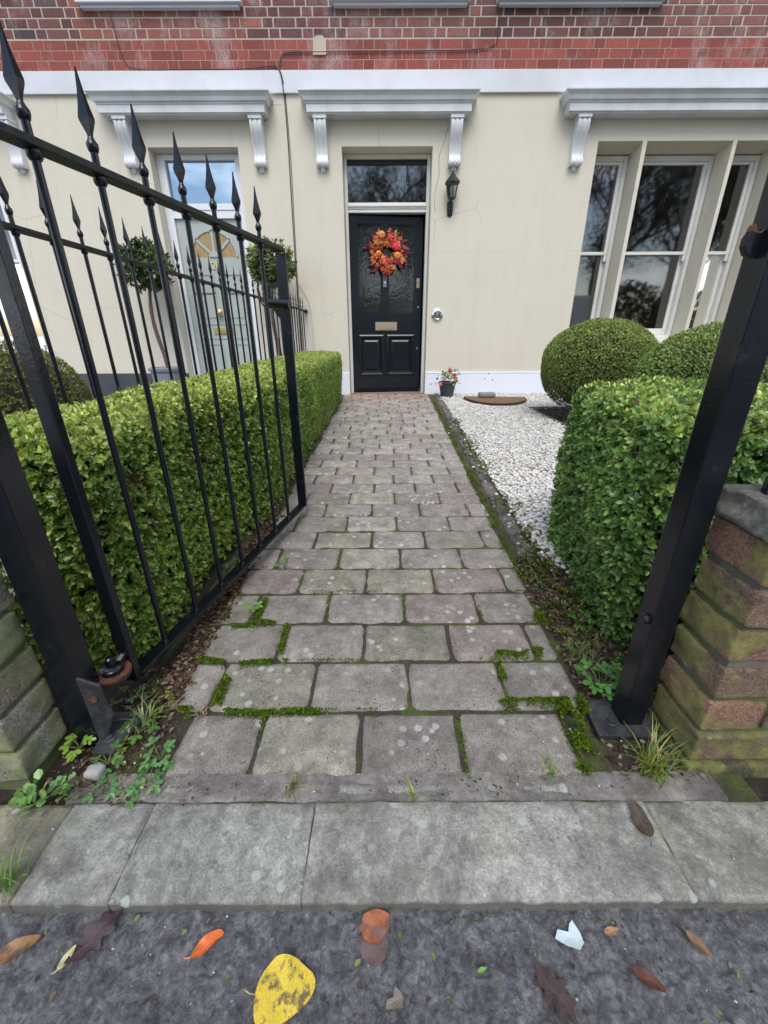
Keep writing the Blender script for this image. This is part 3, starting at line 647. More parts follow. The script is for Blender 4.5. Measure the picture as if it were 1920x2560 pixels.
# latch: slotted keep with a turned lever
m = MB(); zc = .855
pl = [(-.02, .07), (-.045, .055), (-.058, .03), (-.062, -.03), (-.05, -.06), (-.02, -.085), (0, -.095), (0, .085)]
for (y0, y1, z0, z1) in ((.019, .060, .893, .903), (.019, .060, .828, .842), (.051, .060, .842, .893)): m.box((GL - .005, y0, z0), (GL + .003, y1, z1))
m.prism([(.0187, .915), (.0187, .9035), (.045, .9035)], GL - .0045, GL + .0025, lambda u, v, d: (d, u, v)); m.prism([(.0187, .8275), (.048, .8275), (.034, .806), (.0187, .79)], GL - .0045, GL + .0025, lambda u, v, d: (d, u, v))
m.tube([(GL - .014, .058, .846), (GL - .014, -.012, .842)], .0125, 12); m.tube([(GL - .014, .004, .843), (GL - .014, -.022, .841)], .0145, 12)
m.tube([(GL + .012, .055, .846), (GL + .014, .085, .838), (GL + .014, .100, .855), (GL + .014, .106, .895)], [.008, .008, .006, .005], 8)
m.build('latch', M_iron, gate, smooth=40, bevel=.001)
# posts
def post(x0, x1, y0, y1, hgt, label, foot, side):
    r = tag(empty('gate_post', ((x0 + x1) / 2, (y0 + y1) / 2, 0)), label, 'gate post', 'black iron gate posts'); cx, cy = r.location[:2]
    MB().box((x0 - cx, y0 - cy, -.02), (x1 - cx, y1 - cy, hgt)).build('shaft', M_iron, r, bevel=.003)
    f = [(p[0] - cx, p[1] - cy) for p in foot]
    m = MB().prism(f, .001, .009, lambda u, v, d: (u, v, d)); bx, by = f[0][0] * .7 + f[2][0] * .3, f[0][1] * .7 + f[2][1] * .3
    m.build('foot_plate', M_lead, r, bevel=.001); MB().lathe([(.010, .009), (.010, .012), (.006, .014), (.006, .018)], (bx, by, 0), 12).build('bolt', M_lead, r)
    return r, cx, cy
pr, cx, cy = post(.482, .526, .602, .646, 1.16, 'black square gate post on the right with a hooked catch', [(.425, .578), (.545, .575), (.55, .67), (.43, .665)], 1)
hk = [(0, .035), (-.022, .026), (-.038, .004), (-.042, -.022), (-.030, -.040), (-.016, -.036), (-.020, -.018), (-.012, -.006), (-.002, -.012), (0, -.05)]
hk = [(0, -.045), (-.014, -.050), (-.032, -.040), (-.044, -.018), (-.044, .004), (-.036, .020), (-.030, .036), (-.022, .020), (-.012, .018), (0, .030)]
MB().prism([(p[0] * .48, p[1] * .42) for p in hk], -.005, .005, lambda u, v, d: (u + .4825 - cx, d, v + .852)).build('catch', M_iron, pr, bevel=.001)
MB().prism([(-.017, .009), (-.0148, .0165), (-.0105, .009), (-.006, .008), (-.009, .006)], -.0055, .0055, lambda u, v, d: (u + .4825 - cx, d, v + .852)).build('catch_tip', M_rust, pr)
m = MB().lathe([(.010, 0), (.010, .004), (.006, .008)], n=10, M=Matrix.Translation((.482 - cx, -.005, .262)) @ Matrix.Rotation(R_(-90), 4, 'Y')); m.build('bolt', M_iron, pr)
pl_, cx, cy = post(-.614, -.566, .578, .626, 1.16, 'black square gate post on the left carrying the gate hinge', [(-.562, .546), (-.520, .546), (-.500, .640), (-.575, .640)], -1)
m = MB().prism([(.0245, .0), (.032, .0), (.050, .03), (.070, .075), (.066, .105), (.064, .150), (.0245, .168)], -.028, -.022, lambda u, v, d: (u, d, v))
m.build('side_plate', M_lead, pl_, bevel=.002)
MB().lathe([(.007, 0), (.007, .003)], n=12, M=Matrix.Translation((.046, -.0285, .118)) @ Matrix.Rotation(R_(90), 4, 'X')).build('bolt', M_rust, pl_)
# railing between the two gardens
FX = -.955
fen = tag(empty('iron_railing', (FX, 3.2, 0)), 'long black iron railing with spear finials between the two gardens', 'railing')
MB().box((-.018, -2.75, .992), (.018, 2.49, 1.002)).box((-.022, 2.42, .975), (.022, 2.50, 1.010)).build('top_rail', M_iron2, fen, bevel=.001)
MB().box((-.018, -2.75, .10), (.018, 2.49, .110)).build('bottom_rail', M_iron, fen, bevel=.001)
m = MB().lathe([(.0060, -.03), (.0060, .991)], n=10); m.lathe([(.0085, .980), (.0100, .985), (.0100, .9905)], n=10); b0 = m.build('bar', M_iron, fen, smooth=50)
k = 0; yb = .60
while yb < 5.6:
    b = b0 if k == 0 else b0.copy()
    if k: COL.objects.link(b); b.parent = fen
    b.location = (0, yb - 3.2, 0); f = add_fin(b, .992, R_(90)); f.scale = (.9, .9, .98); yb += .1357; k += 1
# railing on the right-hand street wall
rw = tag(empty('iron_railing', (1.6, .600, .518)), 'black railing standing on the stone coping beside the right gate post', 'railing')
MB().box((-1.04, -.016, .44), (1.4, .016, .45)).build('top_rail', M_iron2, rw, bevel=.001)
m = MB().lathe([(.013, -.01), (.013, .02), (.0075, .026), (.0075, .44)], n=10); b1 = m.build('bar', M_iron, rw, smooth=50)
for k in range(18):
    b = b1 if k == 0 else b1.copy()
    if k: COL.objects.link(b); b.parent = rw
    b.location = (-1.0 + .135 * k, 0, 0); add_fin(b, .445, R_(0)).scale = (.9, .9, .9)

# ================================================================== STREET WALLS
def rbrick(nb, c, s, col, seed, disp=.005, rd=.0045, seg=(12, 6, 5)):
    """a worn brick: subdivided box, rounded, displaced"""
    lx, ly, lz = s; hx_, hy_, hz_ = lx / 2, ly / 2, lz / 2; Vs = []; Fs = []; n0 = 0
    dims = [(0, 1, 2, 1), (0, 1, 2, -1), (0, 2, 1, 1), (0, 2, 1, -1), (1, 2, 0, 1), (1, 2, 0, -1)]; h = np.array([hx_, hy_, hz_])
    for a, b, cc, sg in dims:
        na, nb_ = seg[a], seg[b]; u = np.linspace(-1, 1, na + 1); v = np.linspace(-1, 1, nb_ + 1)
        u = np.sign(u) * (1 - (1 - np.abs(u)) ** 1.4); v = np.sign(v) * (1 - (1 - np.abs(v)) ** 1.4)
        U, W_ = np.meshgrid(u, v); P = np.zeros((U.size, 3)); P[:, a] = U.ravel() * h[a]; P[:, b] = W_.ravel() * h[b]; P[:, cc] = sg * h[cc]
        i = np.arange(U.size).reshape(nb_ + 1, na + 1) + n0; F = np.c_[i[:-1, :-1].ravel(), i[:-1, 1:].ravel(), i[1:, 1:].ravel(), i[1:, :-1].ravel()]
        eps = (a, b, cc) in ((0, 1, 2), (1, 2, 0)); 
        if (sg > 0) != eps: F = F[:, ::-1]
        Vs.append(P); Fs.append(F); n0 += U.size
    P = np.concatenate(Vs); cl = np.clip(P, -h + rd, h - rd); d = P - cl; l = np.linalg.norm(d, axis=1, keepdims=True)
    P = np.where(l > rd, cl + d / np.maximum(l, 1e-9) * rd, P); Nn = norm(P / h ** 1.0 * (np.abs(P) / h) ** 6)
    P = P + Nn * (disp * fbm(P + seed * 5.1, 26, 4))[:, None] + .35 * disp * np.c_[fbm(P + seed, 12, 2), fbm(P + seed + 9, 12, 2), fbm(P + seed + 4, 12, 2)]
    nb.add(P + np.array(c), np.concatenate(Fs), np.tile(col, (len(P), 1)))
def brickwall(x0, x1, y0, y1, z0, nc, ph, colf, hdr_side, end):
    nb = NP()
    for k in range(nc):
        z = z0 + ph * k + ph / 2; x = x0 if end < 0 else x1; sgn = 1 if end < 0 else -1
        # return face: bricks seen side-on
        first = .108 if k % 2 else .222
        xx = 0; i = 0
        L_ = abs(x1 - x0)
        while xx < L_ - .03:
            w_ = first if i == 0 else .222; w_ = min(w_, L_ - xx); c = x + sgn * (xx + w_ / 2)
            dep = y1 - y0
            rbrick(nb, (c, (y0 + y1) / 2 + rng.normal(0, .002), z), (w_ - .011, dep, ph - .012), colf(k, i), rng.uniform(0, 90), .006, seg=(26, 22, 12) if i == 0 else (20, 4, 8)); xx += w_; i += 1
    return nb
wr = tag(empty('brick_wall', (1.7, .65, 0)), 'low mossy red brick wall with grey stone coping, right of the gate', 'wall'); org = np.array(wr.location)
def cR(k, i):
    pal = [(.30, .195, .14), (.27, .19, .14), (.31, .215, .16), (.38, .21, .14), (.22, .165, .13), (.15, .10, .08)]
    return np.array(pal[(k * 3 + i * 5) % 6]) * rng.uniform(.8, 1.15)
nb = brickwall(.556, 2.9, .520, .642, .012, 6, .0755, cR, 1, -1); rbrick(nb, (1.73, .58, -.012), (2.34, .135, .04), np.array([.12, .11, .07]), 3, .003, seg=(80, 8, 3))
nb.V = [v - org for v in nb.V]; nb.build('brickwork', M_wb_r, wr)
MB().box((.5685 - 1.7, .5285 - .65, -.03), (2.89 - 1.7, .636 - .65, .462)).build('mortar', M_wj, wr)
cp_ = NP()
for i, (a, b) in enumerate(((.551, 1.12), (1.125, 1.75), (1.755, 2.9))): rbrick(cp_, ((a + b) / 2, .581, .491), (b - a, .134, .052), np.array([1, 1, 1]), i * 3 + 1, .013, .010, (90, 26, 12))
cp_.V = [v - org for v in cp_.V]; cp_.build('coping', M_coping, wr)
wl = tag(empty('brick_wall', (-1.1, .6, 0)), 'low brick wall green with algae and lichen, left of the gate', 'wall'); org = np.array(wl.location)
def cL(k, i): return np.array([(.42, .40, .31), (.37, .35, .28), (.39, .32, .25), (.33, .31, .25)][(k + i) % 4]) * rng.uniform(.85, 1.15)
nb = brickwall(-1.9, -.636, .492, .598, .0, 6, .0775, cL, 1, 1); nb.V = [v - org for v in nb.V]; nb.build('brickwork', M_wb_l, wl)
MB().box((-1.89 + 1.1, .5005 - .6, -.03), (-.6490 + 1.1, .591 - .6, .462)).build('mortar', M_wj, wl)
cp_ = NP(); rbrick(cp_, (-1.278, .545, .492), (1.27, .118, .055), np.array([1, 1, 1]), 8, .009, .014, (60, 20, 6)); cp_.V = [v - org for v in cp_.V]; cp_.build('coping', M_coping, wl)

# ================================================================== THE HOUSE
WY = 5.70
house = tag(empty('terraced_house', (0, WY, 0)), 'cream rendered terraced house with red brick upper storey and two front doors', 'house')
def hp(mb, name, mat, par=None, **k):       # a house part given in world coordinates
    mb.v = [(v[0], v[1] - WY, v[2]) for v in mb.v] if par is None else mb.v
    return mb.build(name, mat, par or house, **k)
def hsub(mb, name, mat, par, **k):          # sub-part of a part whose own origin is the house origin
    mb.v = [(v[0], v[1] - WY, v[2]) for v in mb.v]; return mb.build(name, mat, par, **k)
holes = [(-.443, .547, -.06, 2.60, .19), (-2.548, -1.570, -.06, 2.60, .16), (2.337, 2.822, .62, 2.637, .25), (2.866, 3.800, .62, 2.637, .25), (3.843, 4.33, .62, 2.637, .25), (-5.9, -4.30, .56, 2.637, .12)]
xs = sorted({-8, 8, *[h[0] for h in holes], *[h[1] for h in holes]}); zs = sorted({-.1, 3.03, *[h[2] for h in holes], *[h[3] for h in holes]})
m = MB()
for i in range(len(xs) - 1):
    for j in range(len(zs) - 1):
        cx_, cz_ = (xs[i] + xs[i + 1]) / 2, (zs[j] + zs[j + 1]) / 2
        if any(h[0] < cx_ < h[1] and h[2] < cz_ < h[3] for h in holes): continue
        m.add([(xs[i], WY, zs[j]), (xs[i + 1], WY, zs[j]), (xs[i + 1], WY, zs[j + 1]), (xs[i], WY, zs[j + 1])], [(0, 1, 2, 3)])
for (a, b, z0, z1, d) in holes:
    y2 = WY + d + .10; sl = .055 if d > .2 else .02; ym = WY + d
    m.add([(a, WY, z0), (a, y2, z0), (a, y2, z1 - sl), (a, WY, z1)], [(0, 1, 2, 3)]); m.add([(b, WY, z0), (b, WY, z1), (b, y2, z1 - sl), (b, y2, z0)], [(0, 1, 2, 3)])
    m.add([(a, WY, z1), (a, y2, z1 - sl), (b, y2, z1 - sl), (b, WY, z1)], [(0, 1, 2, 3)]); m.add([(a, WY, z0), (b, WY, z0), (b, y2, z0), (a, y2, z0)], [(0, 1, 2, 3)])
wallo = hp(m, 'rendered_wall', M_wall)
# carcass: outer shell behind the front, floors, room walls
m = MB(); yb_ = 12.5
m.box((-8, WY + .01, 3.03), (8, WY + .3, 3.2)); m.box((-8, WY + .45, -.1), (-7.8, yb_, 7.5)); m.box((7.8, WY + .45, -.1), (8, yb_, 7.5))
m.box((-8, WY + .02, 7.4), (8, yb_, 7.6)); m.box((-8, yb_, -.1), (8, yb_ + .2, 7.6)); m.box((-8, WY + .42, 2.9), (8, yb_, 3.0))
hp(m, 'side_and_roof', M_dark)
m = MB(); m.box((-7.8, WY + .4, -.1), (7.8, 9.6, -.02)); 
for x in (-4.0, -2.75, -1.3, -.6, .75, 2.0, 6.5): m.box((x, WY + .4, -.02), (x + .1, 9.6, 2.9))
# back wall of the bay room with a tall window opening in it
for a, b, z0, z1 in ((-7.8, 5.0, -.02, 2.9), (5.42, 7.8, -.02, 2.9), (5.0, 5.42, -.02, .75), (5.0, 5.42, 2.45, 2.9)): m.box((a, 9.6, z0), (b, 9.7, z1))
hp(m, 'interior_wall', M_dark)
# brick storey
bm_ = MB(); ch = .0765; z = 3.222; k = 0
while z < 7.4:
    red = z < 3.41; x = -8.0 + (.0 if k % 2 else -.1135 - .056) ; i = 0 if k % 2 else 1
    hgt = ch - (.005 if red else .015)
    while x < 8:
        w_ = .222 if i % 2 == 0 else .1105; g = (.0045 if red else .015)
        if red: col = np.array([.265, .062, .046]) * rng.uniform(.72, 1.2)
        else:
            q = rng.random(); col = np.array([.125, .045, .042]) * rng.uniform(.7, 1.4)
            if q < .12: col = np.array([.085, .05, .055]) * rng.uniform(.6, 1.3)
            if (-3.1 < x < -1.4) and z < 3.75: col = np.array([.27, .085, .065]) * rng.uniform(.7, 1.15)
            elif (-.4 < x < .9 or x > 2.7) and z < 3.75: col = np.array([.22, .085, .075]) * rng.uniform(.7, 1.2)
        j = rng.uniform(-.002, .002) if not red else 0; fy = WY - (.0012 if red else .004)
        if x + w_ > -8: bm_.add([(max(x, -8) + g / 2 + j, fy, z), (x + w_ - g / 2 + j, fy, z), (x + w_ - g / 2 + j, fy, z + hgt), (max(x, -8) + g / 2 + j, fy, z + hgt),
                 (max(x, -8) + g / 2 + j, WY + .02, z), (x + w_ - g / 2 + j, WY + .02, z), (x + w_ - g / 2 + j, WY + .02, z + hgt), (max(x, -8) + g / 2 + j, WY + .02, z + hgt)],
                [(0, 1, 2, 3), (0, 4, 5, 1), (3, 2, 6, 7), (0, 3, 7, 4), (1, 5, 6, 2)], 0, tuple(col))
        x += w_; i += 1
    z += ch + (.012 if abs(z - 3.375) < .01 else 0); k += 1
bw = hp(bm_, 'brickwork', M_brick, attr=True)
hsub(MB().box((-8, WY, 3.20), (8, WY + .4, 7.45)), 'mortar', M_mortar, bw)
hsub(MB().prism([(-.70, 3.33), (-.565, 3.33), (-.56, 3.44), (-.60, 3.475), (-.66, 3.47), (-.69, 3.44)], WY - .014, WY - .002, lambda u, v, d: (u, d, v)), 'render_patch', M_mortar, bw)
# string course and plinth
def profile_run(pr, x0, x1, ends=True):     # pr (proj, z): moulding run with returned (mitred) ends
    n = len(pr); v = []; f = []
    v += [(x0, WY + .02, z) for p, z in pr] + [(x0 - p, WY - p, z) for p, z in pr] + [(x1 + p, WY - p, z) for p, z in pr] + [(x1, WY + .02, z) for p, z in pr]
    v = [(x0 - p, WY + .02, z) for p, z in pr] + [(x0 - p, WY - p, z) for p, z in pr] + [(x1 + p, WY - p, z) for p, z in pr] + [(x1 + p, WY + .02, z) for p, z in pr]
    for s_ in range(3):
        for i in range(n - 1): f.append((s_ * n + i, s_ * n + i + 1, (s_ + 1) * n + i + 1, (s_ + 1) * n + i))
    f.append((0, n, 2 * n, 3 * n)); f.append((n - 1, 4 * n - 1, 3 * n - 1, 2 * n - 1))
    return MB().add(v, f)
hp(MB().box((-8, WY - .028, 3.03), (8, WY + .01, 3.208)), 'string_course', M_white, bevel=.004)
m = MB(); m.box((.547, WY - .020, -.1), (8, WY + .005, .255)); m.box((.547, WY - .024, .255), (8, WY + .005, .268)); m.box((-1.08, WY - .020, -.1), (-.443, WY + .005, .268)); hp(m, 'plinth', M_plinth, bevel=.003)
m = MB(); m.box((-8, WY - .020, -.1), (-2.548, WY + .005, .27)); m.box((-1.57, WY - .020, -.1), (-1.085, WY + .005, .27)); hp(m, 'plinth', M_darkplinth)
# hoods on scrolled corbels
HP = [(0, 2.822), (.135, 2.822), (.135, 2.832), (.150, 2.834), (.150, 2.896), (.158, 2.900), (.158, 2.912), (.175, 2.917), (.180, 2.930), (.186, 2.948), (.200, 2.965), (.215, 2.975), (.218, 2.978), (.218, 2.992), (.0, 3.029)]
def corbel(cx_, par):
    prof = [(0, 2.38), (.018, 2.372), (.030, 2.385), (.034, 2.400), (.026, 2.412), (.045, 2.408), (.066, 2.418), (.074, 2.440), (.070, 2.470), (.055, 2.492), (.052, 2.52), (.058, 2.57), (.075, 2.62), (.100, 2.67), (.118, 2.715), (.124, 2.76), (.118, 2.79), (0, 2.79)]
    w_ = .062; m = MB(); rs = [(.0, 1), (.35, .985), (.5, 1.0)]
    def f3(u, v, d): return (cx_ + d, WY - u, v)
    m.prism(prof[4:], -w_, w_, f3); m.prism([(u * 1.045 + .002, v) for u, v in prof[5:-1]] + [(0, 2.79), (0, 2.41)], -w_ * .98, -w_ * .60, f3); m.prism([(u * 1.045 + .002, v) for u, v in prof[5:-1]] + [(0, 2.79), (0, 2.41)], w_ * .60, w_ * .98, f3)
    m.prism([(u * 1.04 + .001, v) for u, v in prof[5:-1]] + [(0, 2.79), (0, 2.41)], -w_ * .22, w_ * .22, f3)
    m.tube([(cx_ - w_ * 1.08, WY - .050, 2.443), (cx_ + w_ * 1.08, WY - .050, 2.443)], .026, 14)
    m.lathe([(.001, -.040), (.012, -.036), (.022, -.018), (.026, .0), (.024, .016), (.015, .026)], (cx_, WY - .012, 2.405), 12, sx=1.1, sy=.9)
    m.box((cx_ - w_ - .008, WY - .134, 2.791), (cx_ + w_ + .008, WY + .0, 2.8215))
    return hsub(m, 'corbel', M_hood, par, smooth=40, bevel=.002)
for (x0, x1, cs) in ((-.63, .770, (-.652, .782)), (-2.77, -1.36, (-2.735, -1.325)), (2.075, 4.6, (2.108, 4.56)), (-6.2, -4.06, (-6.1, -3.96))):
    mm = MB(); mm = profile_run(HP, x0 - .0, x1); h = hp(mm, 'door_hood' if x0 in (-.63, -2.77) else 'window_hood', M_hood, bevel=.0015)
    for c_ in cs: corbel(c_, h)
# upper window sills
for a, b in ((-2.96, -1.36), (-.50, .86), (1.12, 2.75), (-4.9, -3.9)):
    up = .016 if a < -1 else .026
    hp(MB().box((a, WY - .08, 3.665 + up), (b, WY + .05, 3.735 + up)).box((a + .03, WY - .05, 3.640 + up), (b - .03, WY + .03, 3.664 + up)), 'window_sill', M_white, bevel=.003)
# ---- sash windows
def sash_window(x0, x1, z0, z1, yf, zm, par=None, mat=M_frame):
    y_ = yf; m = MB(); fw = .045
    m.box((x0, y_, z0), (x0 + fw, y_ + .1, z1)); m.box((x1 - fw, y_, z0), (x1, y_ + .1, z1)); m.box((x0 + fw, y_, z1 - .05), (x1 - fw, y_ + .1, z1)); m.box((x0 + fw, y_, z0), (x1 - fw, y_ + .1, z0 + .04))
    w_ = hp(m, 'sash_window', mat, bevel=.003); a, b = x0 + fw + .001, x1 - fw - .001
    def sash(z0_, z1_, yy_, bot, top, horns=False):
        m = MB(); s_ = .042
        m.box((a, yy_, z0_), (a + s_, yy_ + .04, z1_)); m.box((b - s_, yy_, z0_), (b, yy_ + .04, z1_)); m.box((a + s_, yy_, z1_ - top), (b - s_, yy_ + .04, z1_)); m.box((a + s_, yy_, z0_), (b - s_, yy_ + .04, z0_ + bot))
        if horns:
            for q in (a, b - .035): m.box((q, yy_ + .002, z0_ - .07), (q + .035, yy_ + .036, z0_ - .0005))
        hsub(m, 'sash', mat, w_, bevel=.004)
        hsub(MB().add([(a + s_ - .004, yy_ + .02, z0_ + bot - .004), (b - s_ + .004, yy_ + .02, z0_ + bot - .004), (b - s_ + .004, yy_ + .02, z1_ - top + .004), (a + s_ - .004, yy_ + .02, z1_ - top + .004)], [(0, 1, 2, 3)]), 'pane', M_glass, w_)
    sash(zm - .018, z1 - .051, y_ + .012, .034, .03, True); sash(z0 + .041, zm + .016, y_ + .056, .075, .03)
    hsub(MB().box((x0 - .0, yf - .10, z0 - .045), (x1 + .0, yf - .001, z0 + .022)), 'sill', mat, w_, bevel=.004); return w_
for (a, b) in ((2.345, 2.815), (2.873, 3.793), (3.85, 4.323)): sash_window(a, b, .665, 2.585, 5.945, 1.632)
sash_window(-5.88, -4.33, .60, 2.61, 5.80, 1.56, mat=M_upvc)
hp(MB().box((-5.95, WY - .07, .47), (-4.24, WY + .1, .56)), 'window_sill', M_upvc, bevel=.004)
# ---- black door and frame
yf = 5.865
m = MB(); m.box((-.440, yf, -.02), (-.405, yf + .10, 2.585)); m.box((.510, yf, -.02), (.545, yf + .10, 2.585)); m.box((-.405, yf, 2.545), (.510, yf + .10, 2.585)); m.box((-.405, yf - .008, 2.075), (.510, yf + .10, 2.135)); m.box((-.405, yf - .020, 2.094), (.510, yf - .0085, 2.118)); m.box((-.405, yf + .001, 2.040), (.510, yf + .1, 2.0745))
fr = hp(m, 'door_frame', M_frame, bevel=.004)
hsub(MB().add([(-.405, yf + .05, 2.135), (.510, yf + .05, 2.135), (.510, yf + .05, 2.545), (-.405, yf + .05, 2.545)], [(0, 1, 2, 3)]), 'fanlight_pane', M_glass, fr)
m = MB(); m.box((-.405, yf + .03, 2.50), (.510, yf + .045, 2.545)); hsub(m, 'blind', M_black, fr)
def text_mesh(s, size, ext=.002):
    cu = bpy.data.curves.new('t', 'FONT'); cu.body = s; cu.size = size; cu.extrude = ext; cu.align_x = 'CENTER'; cu.align_y = 'CENTER'
    ob = bpy.data.objects.new('t', cu); COL.objects.link(ob); dg = bpy.context.evaluated_depsgraph_get(); me = bpy.data.meshes.new_from_object(ob.evaluated_get(dg))
    bpy.data.objects.remove(ob); V = [tuple(v.co) for v in me.vertices]; F = [tuple(p.vertices) for p in me.polygons]; bpy.data.meshes.remove(me); return V, F
m = MB(); word = 'LINDEN VILLA'; nW = len(word)
for i, ch_ in enumerate(word):
    if ch_ == ' ': continue
    V, F = text_mesh(ch_, .105, .0006); a = (i - (nW - 1) / 2) / nW; x = .055 + a * .78; zz = 2.385 - .55 * a * a * .9; rt = -a * .55
    m = MB(); m.add([(x + v[0] * math.cos(rt) * .62 - v[1] * math.sin(rt), yf + .046 - v[2], zz + v[0] * math.sin(rt) * .62 + v[1] * math.cos(rt)) for v in V], F)
    hsub(m, 'letter', M_etch, fr)
hsub(MB().box((-.44, yf - .05, -.06), (.545, yf + .12, -.012)), 'threshold', m_paint('worn_threshold', (.28, .22, .17), .9, .6, (.12, .1, .09), 12), fr)
# door leaf: built in its own hinge space, then turned a few degrees inwards
door = tag(empty('door', (-.400, 5.885 - WY, 0), R_(7.5)), 'glossy black front door standing slightly ajar'); door.parent = house
dw = .898; dz0, dz1 = .002, 2.020
m = MB()
gl = [(.088, .385, .965, 1.945), (.470, .812, .965, 1.945)]; pn = [(.105, .390, .235, .700), (.470, .800, .235, .700)]
def frame_cells(m, X0, X1, Z0, Z1, holes_, y0, y1):
    xs = sorted({X0, X1, *[h[0] for h in holes_], *[h[1] for h in holes_]}); zs = sorted({Z0, Z1, *[h[2] for h in holes_], *[h[3] for h in holes_]})
    inh = lambda x, z: any(h[0] < x < h[1] and h[2] < z < h[3] for h in holes_) or not (X0 < x < X1 and Z0 < z < Z1)
    for i in range(len(xs) - 1):
        for j in range(len(zs) - 1):
            cx_, cz_ = (xs[i] + xs[i + 1]) / 2, (zs[j] + zs[j + 1]) / 2
            if inh(cx_, cz_): continue
            a, b, c, d = xs[i], xs[i + 1], zs[j], zs[j + 1]
            m.add([(a, y0, c), (b, y0, c), (b, y0, d), (a, y0, d)], [(0, 1, 2, 3)]); m.add([(a, y1, c), (b, y1, c), (b, y1, d), (a, y1, d)], [(3, 2, 1, 0)])
            if inh(a - 1e-4, cz_): m.add([(a, y0, c), (a, y1, c), (a, y1, d), (a, y0, d)], [(0, 1, 2, 3)])
            if inh(b + 1e-4, cz_): m.add([(b, y0, c), (b, y1, c), (b, y1, d), (b, y0, d)], [(0, 1, 2, 3)])
            if inh(cx_, c - 1e-4): m.add([(a, y0, c), (b, y0, c), (b, y1, c), (a, y1, c)], [(0, 1, 2, 3)])
            if inh(cx_, d + 1e-4): m.add([(a, y0, d), (b, y0, d), (b, y1, d), (a, y1, d)], [(0, 1, 2, 3)])
frame_cells(m, 0, dw, dz0, dz1, gl + pn, 0, .045)
m.box((.02, -.014, .045), (dw - .02, -.0005, .075))
leafo = m.build('leaf', M_doorblk, door)
m = MB()
for (a, b, c, d) in gl:
    for q in ((a, a + .010, c, d), (b - .010, b, c, d), (a + .010, b - .010, c, c + .010), (a + .010, b - .010, d - .010, d)): m.box((q[0], .006, q[2]), (q[1], .022, q[3]))
for (a, b, c, d) in pn:      # bolection moulding and fielded panel
    o_ = .020; v = []; 
    for ins, yy in ((-o_, -.0005), (-o_, -.012), (-.006, -.020), (.010, -.014), (.028, .014), (.045, .016), (.065, .006)):
        v += [(a + ins, yy, c + ins), (b - ins, yy, c + ins), (b - ins, yy, d - ins), (a + ins, yy, d - ins)]
    f = [(4 * i + k, 4 * i + (k + 1) % 4, 4 * i + 4 + (k + 1) % 4, 4 * i + 4 + k) for i in range(6) for k in range(4)] + [(24, 25, 26, 27)]; m.add(v, f)
m.build('moulding', M_doorblk, door, smooth=25)
for (a, b, c, d) in gl: MB().add([(a, .018, c), (b, .018, c), (b, .018, d), (a, .018, d)], [(0, 1, 2, 3)]).build('glass_panel', M_obs, door)
m = MB().box((.300, -.008, .772), (.585, -.0005, .872)); m.box((.345, -.013, .788), (.540, -.0085, .842)); m.build('letterbox', M_letter, door, bevel=.002)
MB().box((.402, -.022, 1.272), (.450, -.0005, 1.415)).build('doorbell', M_bellgrey, door, bevel=.003)
m = MB(); ring = [(.009, -.0225), (.013, -.0225)]
v = [( .426 + r_ * math.cos(a), y_, 1.325 + r_ * math.sin(a)) for r_ in (.0085, .0135) for y_ in (-.0222, -.0245) for a in np.linspace(0, 2 * math.pi, 24, endpoint=False)]
f = []
for k in range(24):
    k2 = (k + 1) % 24; f += [(24 + k, 24 + k2, 72 + k2, 72 + k), (k, k2, 24 + k2, 24 + k), (48 + k, 72 + k, 72 + k2, 48 + k2)]
m.add(v, f).build('bell_button_ring', M_chrome, door)
m = MB().box((.832, -.010, 1.265), (.872, -.0005, 1.375)); m.lathe([(.010, 0), (.010, .008)], n=14, M=Matrix.Translation((.852, -.010, 1.33)) @ Matrix.Rotation(R_(90), 4, 'X')); m.build('lock_plate', M_letter, door, bevel=.002)
for zz in (1.045, .545): MB().lathe([(.012, 0), (.012, .004), (.009, .006)], n=16, M=Matrix.Translation((.862, -.0005, zz)) @ Matrix.Rotation(R_(90), 4, 'X')).build('keyhole', M_brass, door)
# ---- sage green door of number 20
yg = 5.845
m = MB(); m.box((-2.545, yg, -.02), (-2.455, yg + .10, 2.585)); m.box((-1.665, yg, -.02), (-1.573, yg + .10, 2.585)); m.box((-2.455, yg, 2.535), (-1.665, yg + .10, 2.585)); m.box((-2.455, yg - .008, 2.065), (-1.665, yg + .10, 2.128)); m.box((-2.455, yg + .001, 1.985), (-1.665, yg + .1, 2.0645))
fr2 = hp(m, 'door_frame', M_upvc, bevel=.004)
hsub(MB().add([(-2.455, yg + .05, 2.128), (-1.665, yg + .05, 2.128), (-1.665, yg + .05, 2.535), (-2.455, yg + .05, 2.535)], [(0, 1, 2, 3)]), 'fanlight_pane', M_skyglass, fr2)
m = MB(); m.box((-2.455, yg + .07, 2.49), (-1.665, yg + .08, 2.535)); m.box((-2.455, yg + .07, 2.128), (-2.40, yg + .08, 2.49)); hsub(m, 'inner_frame', M_dark, fr2)
d2 = hp(MB().box((-2.452, yg + .03, .0), (-1.668, yg + .075, 1.983)), 'door', M_doorgrn, bevel=.003); d2['label'] = 'pale sage green front door with a fan shaped light'
cxd = -2.045; m = MB(); R0 = .275
v = [(cxd, yg + .0285, 1.60)] + [(cxd + R0 * math.cos(a), yg + .0285, 1.60 + R0 * math.sin(a)) for a in np.linspace(0, math.pi, 25)]
hsub(MB().add(v, [(0, i, i + 1) for i in range(1, 25)]), 'fan_glass', M_amber, d2)
m = MB()
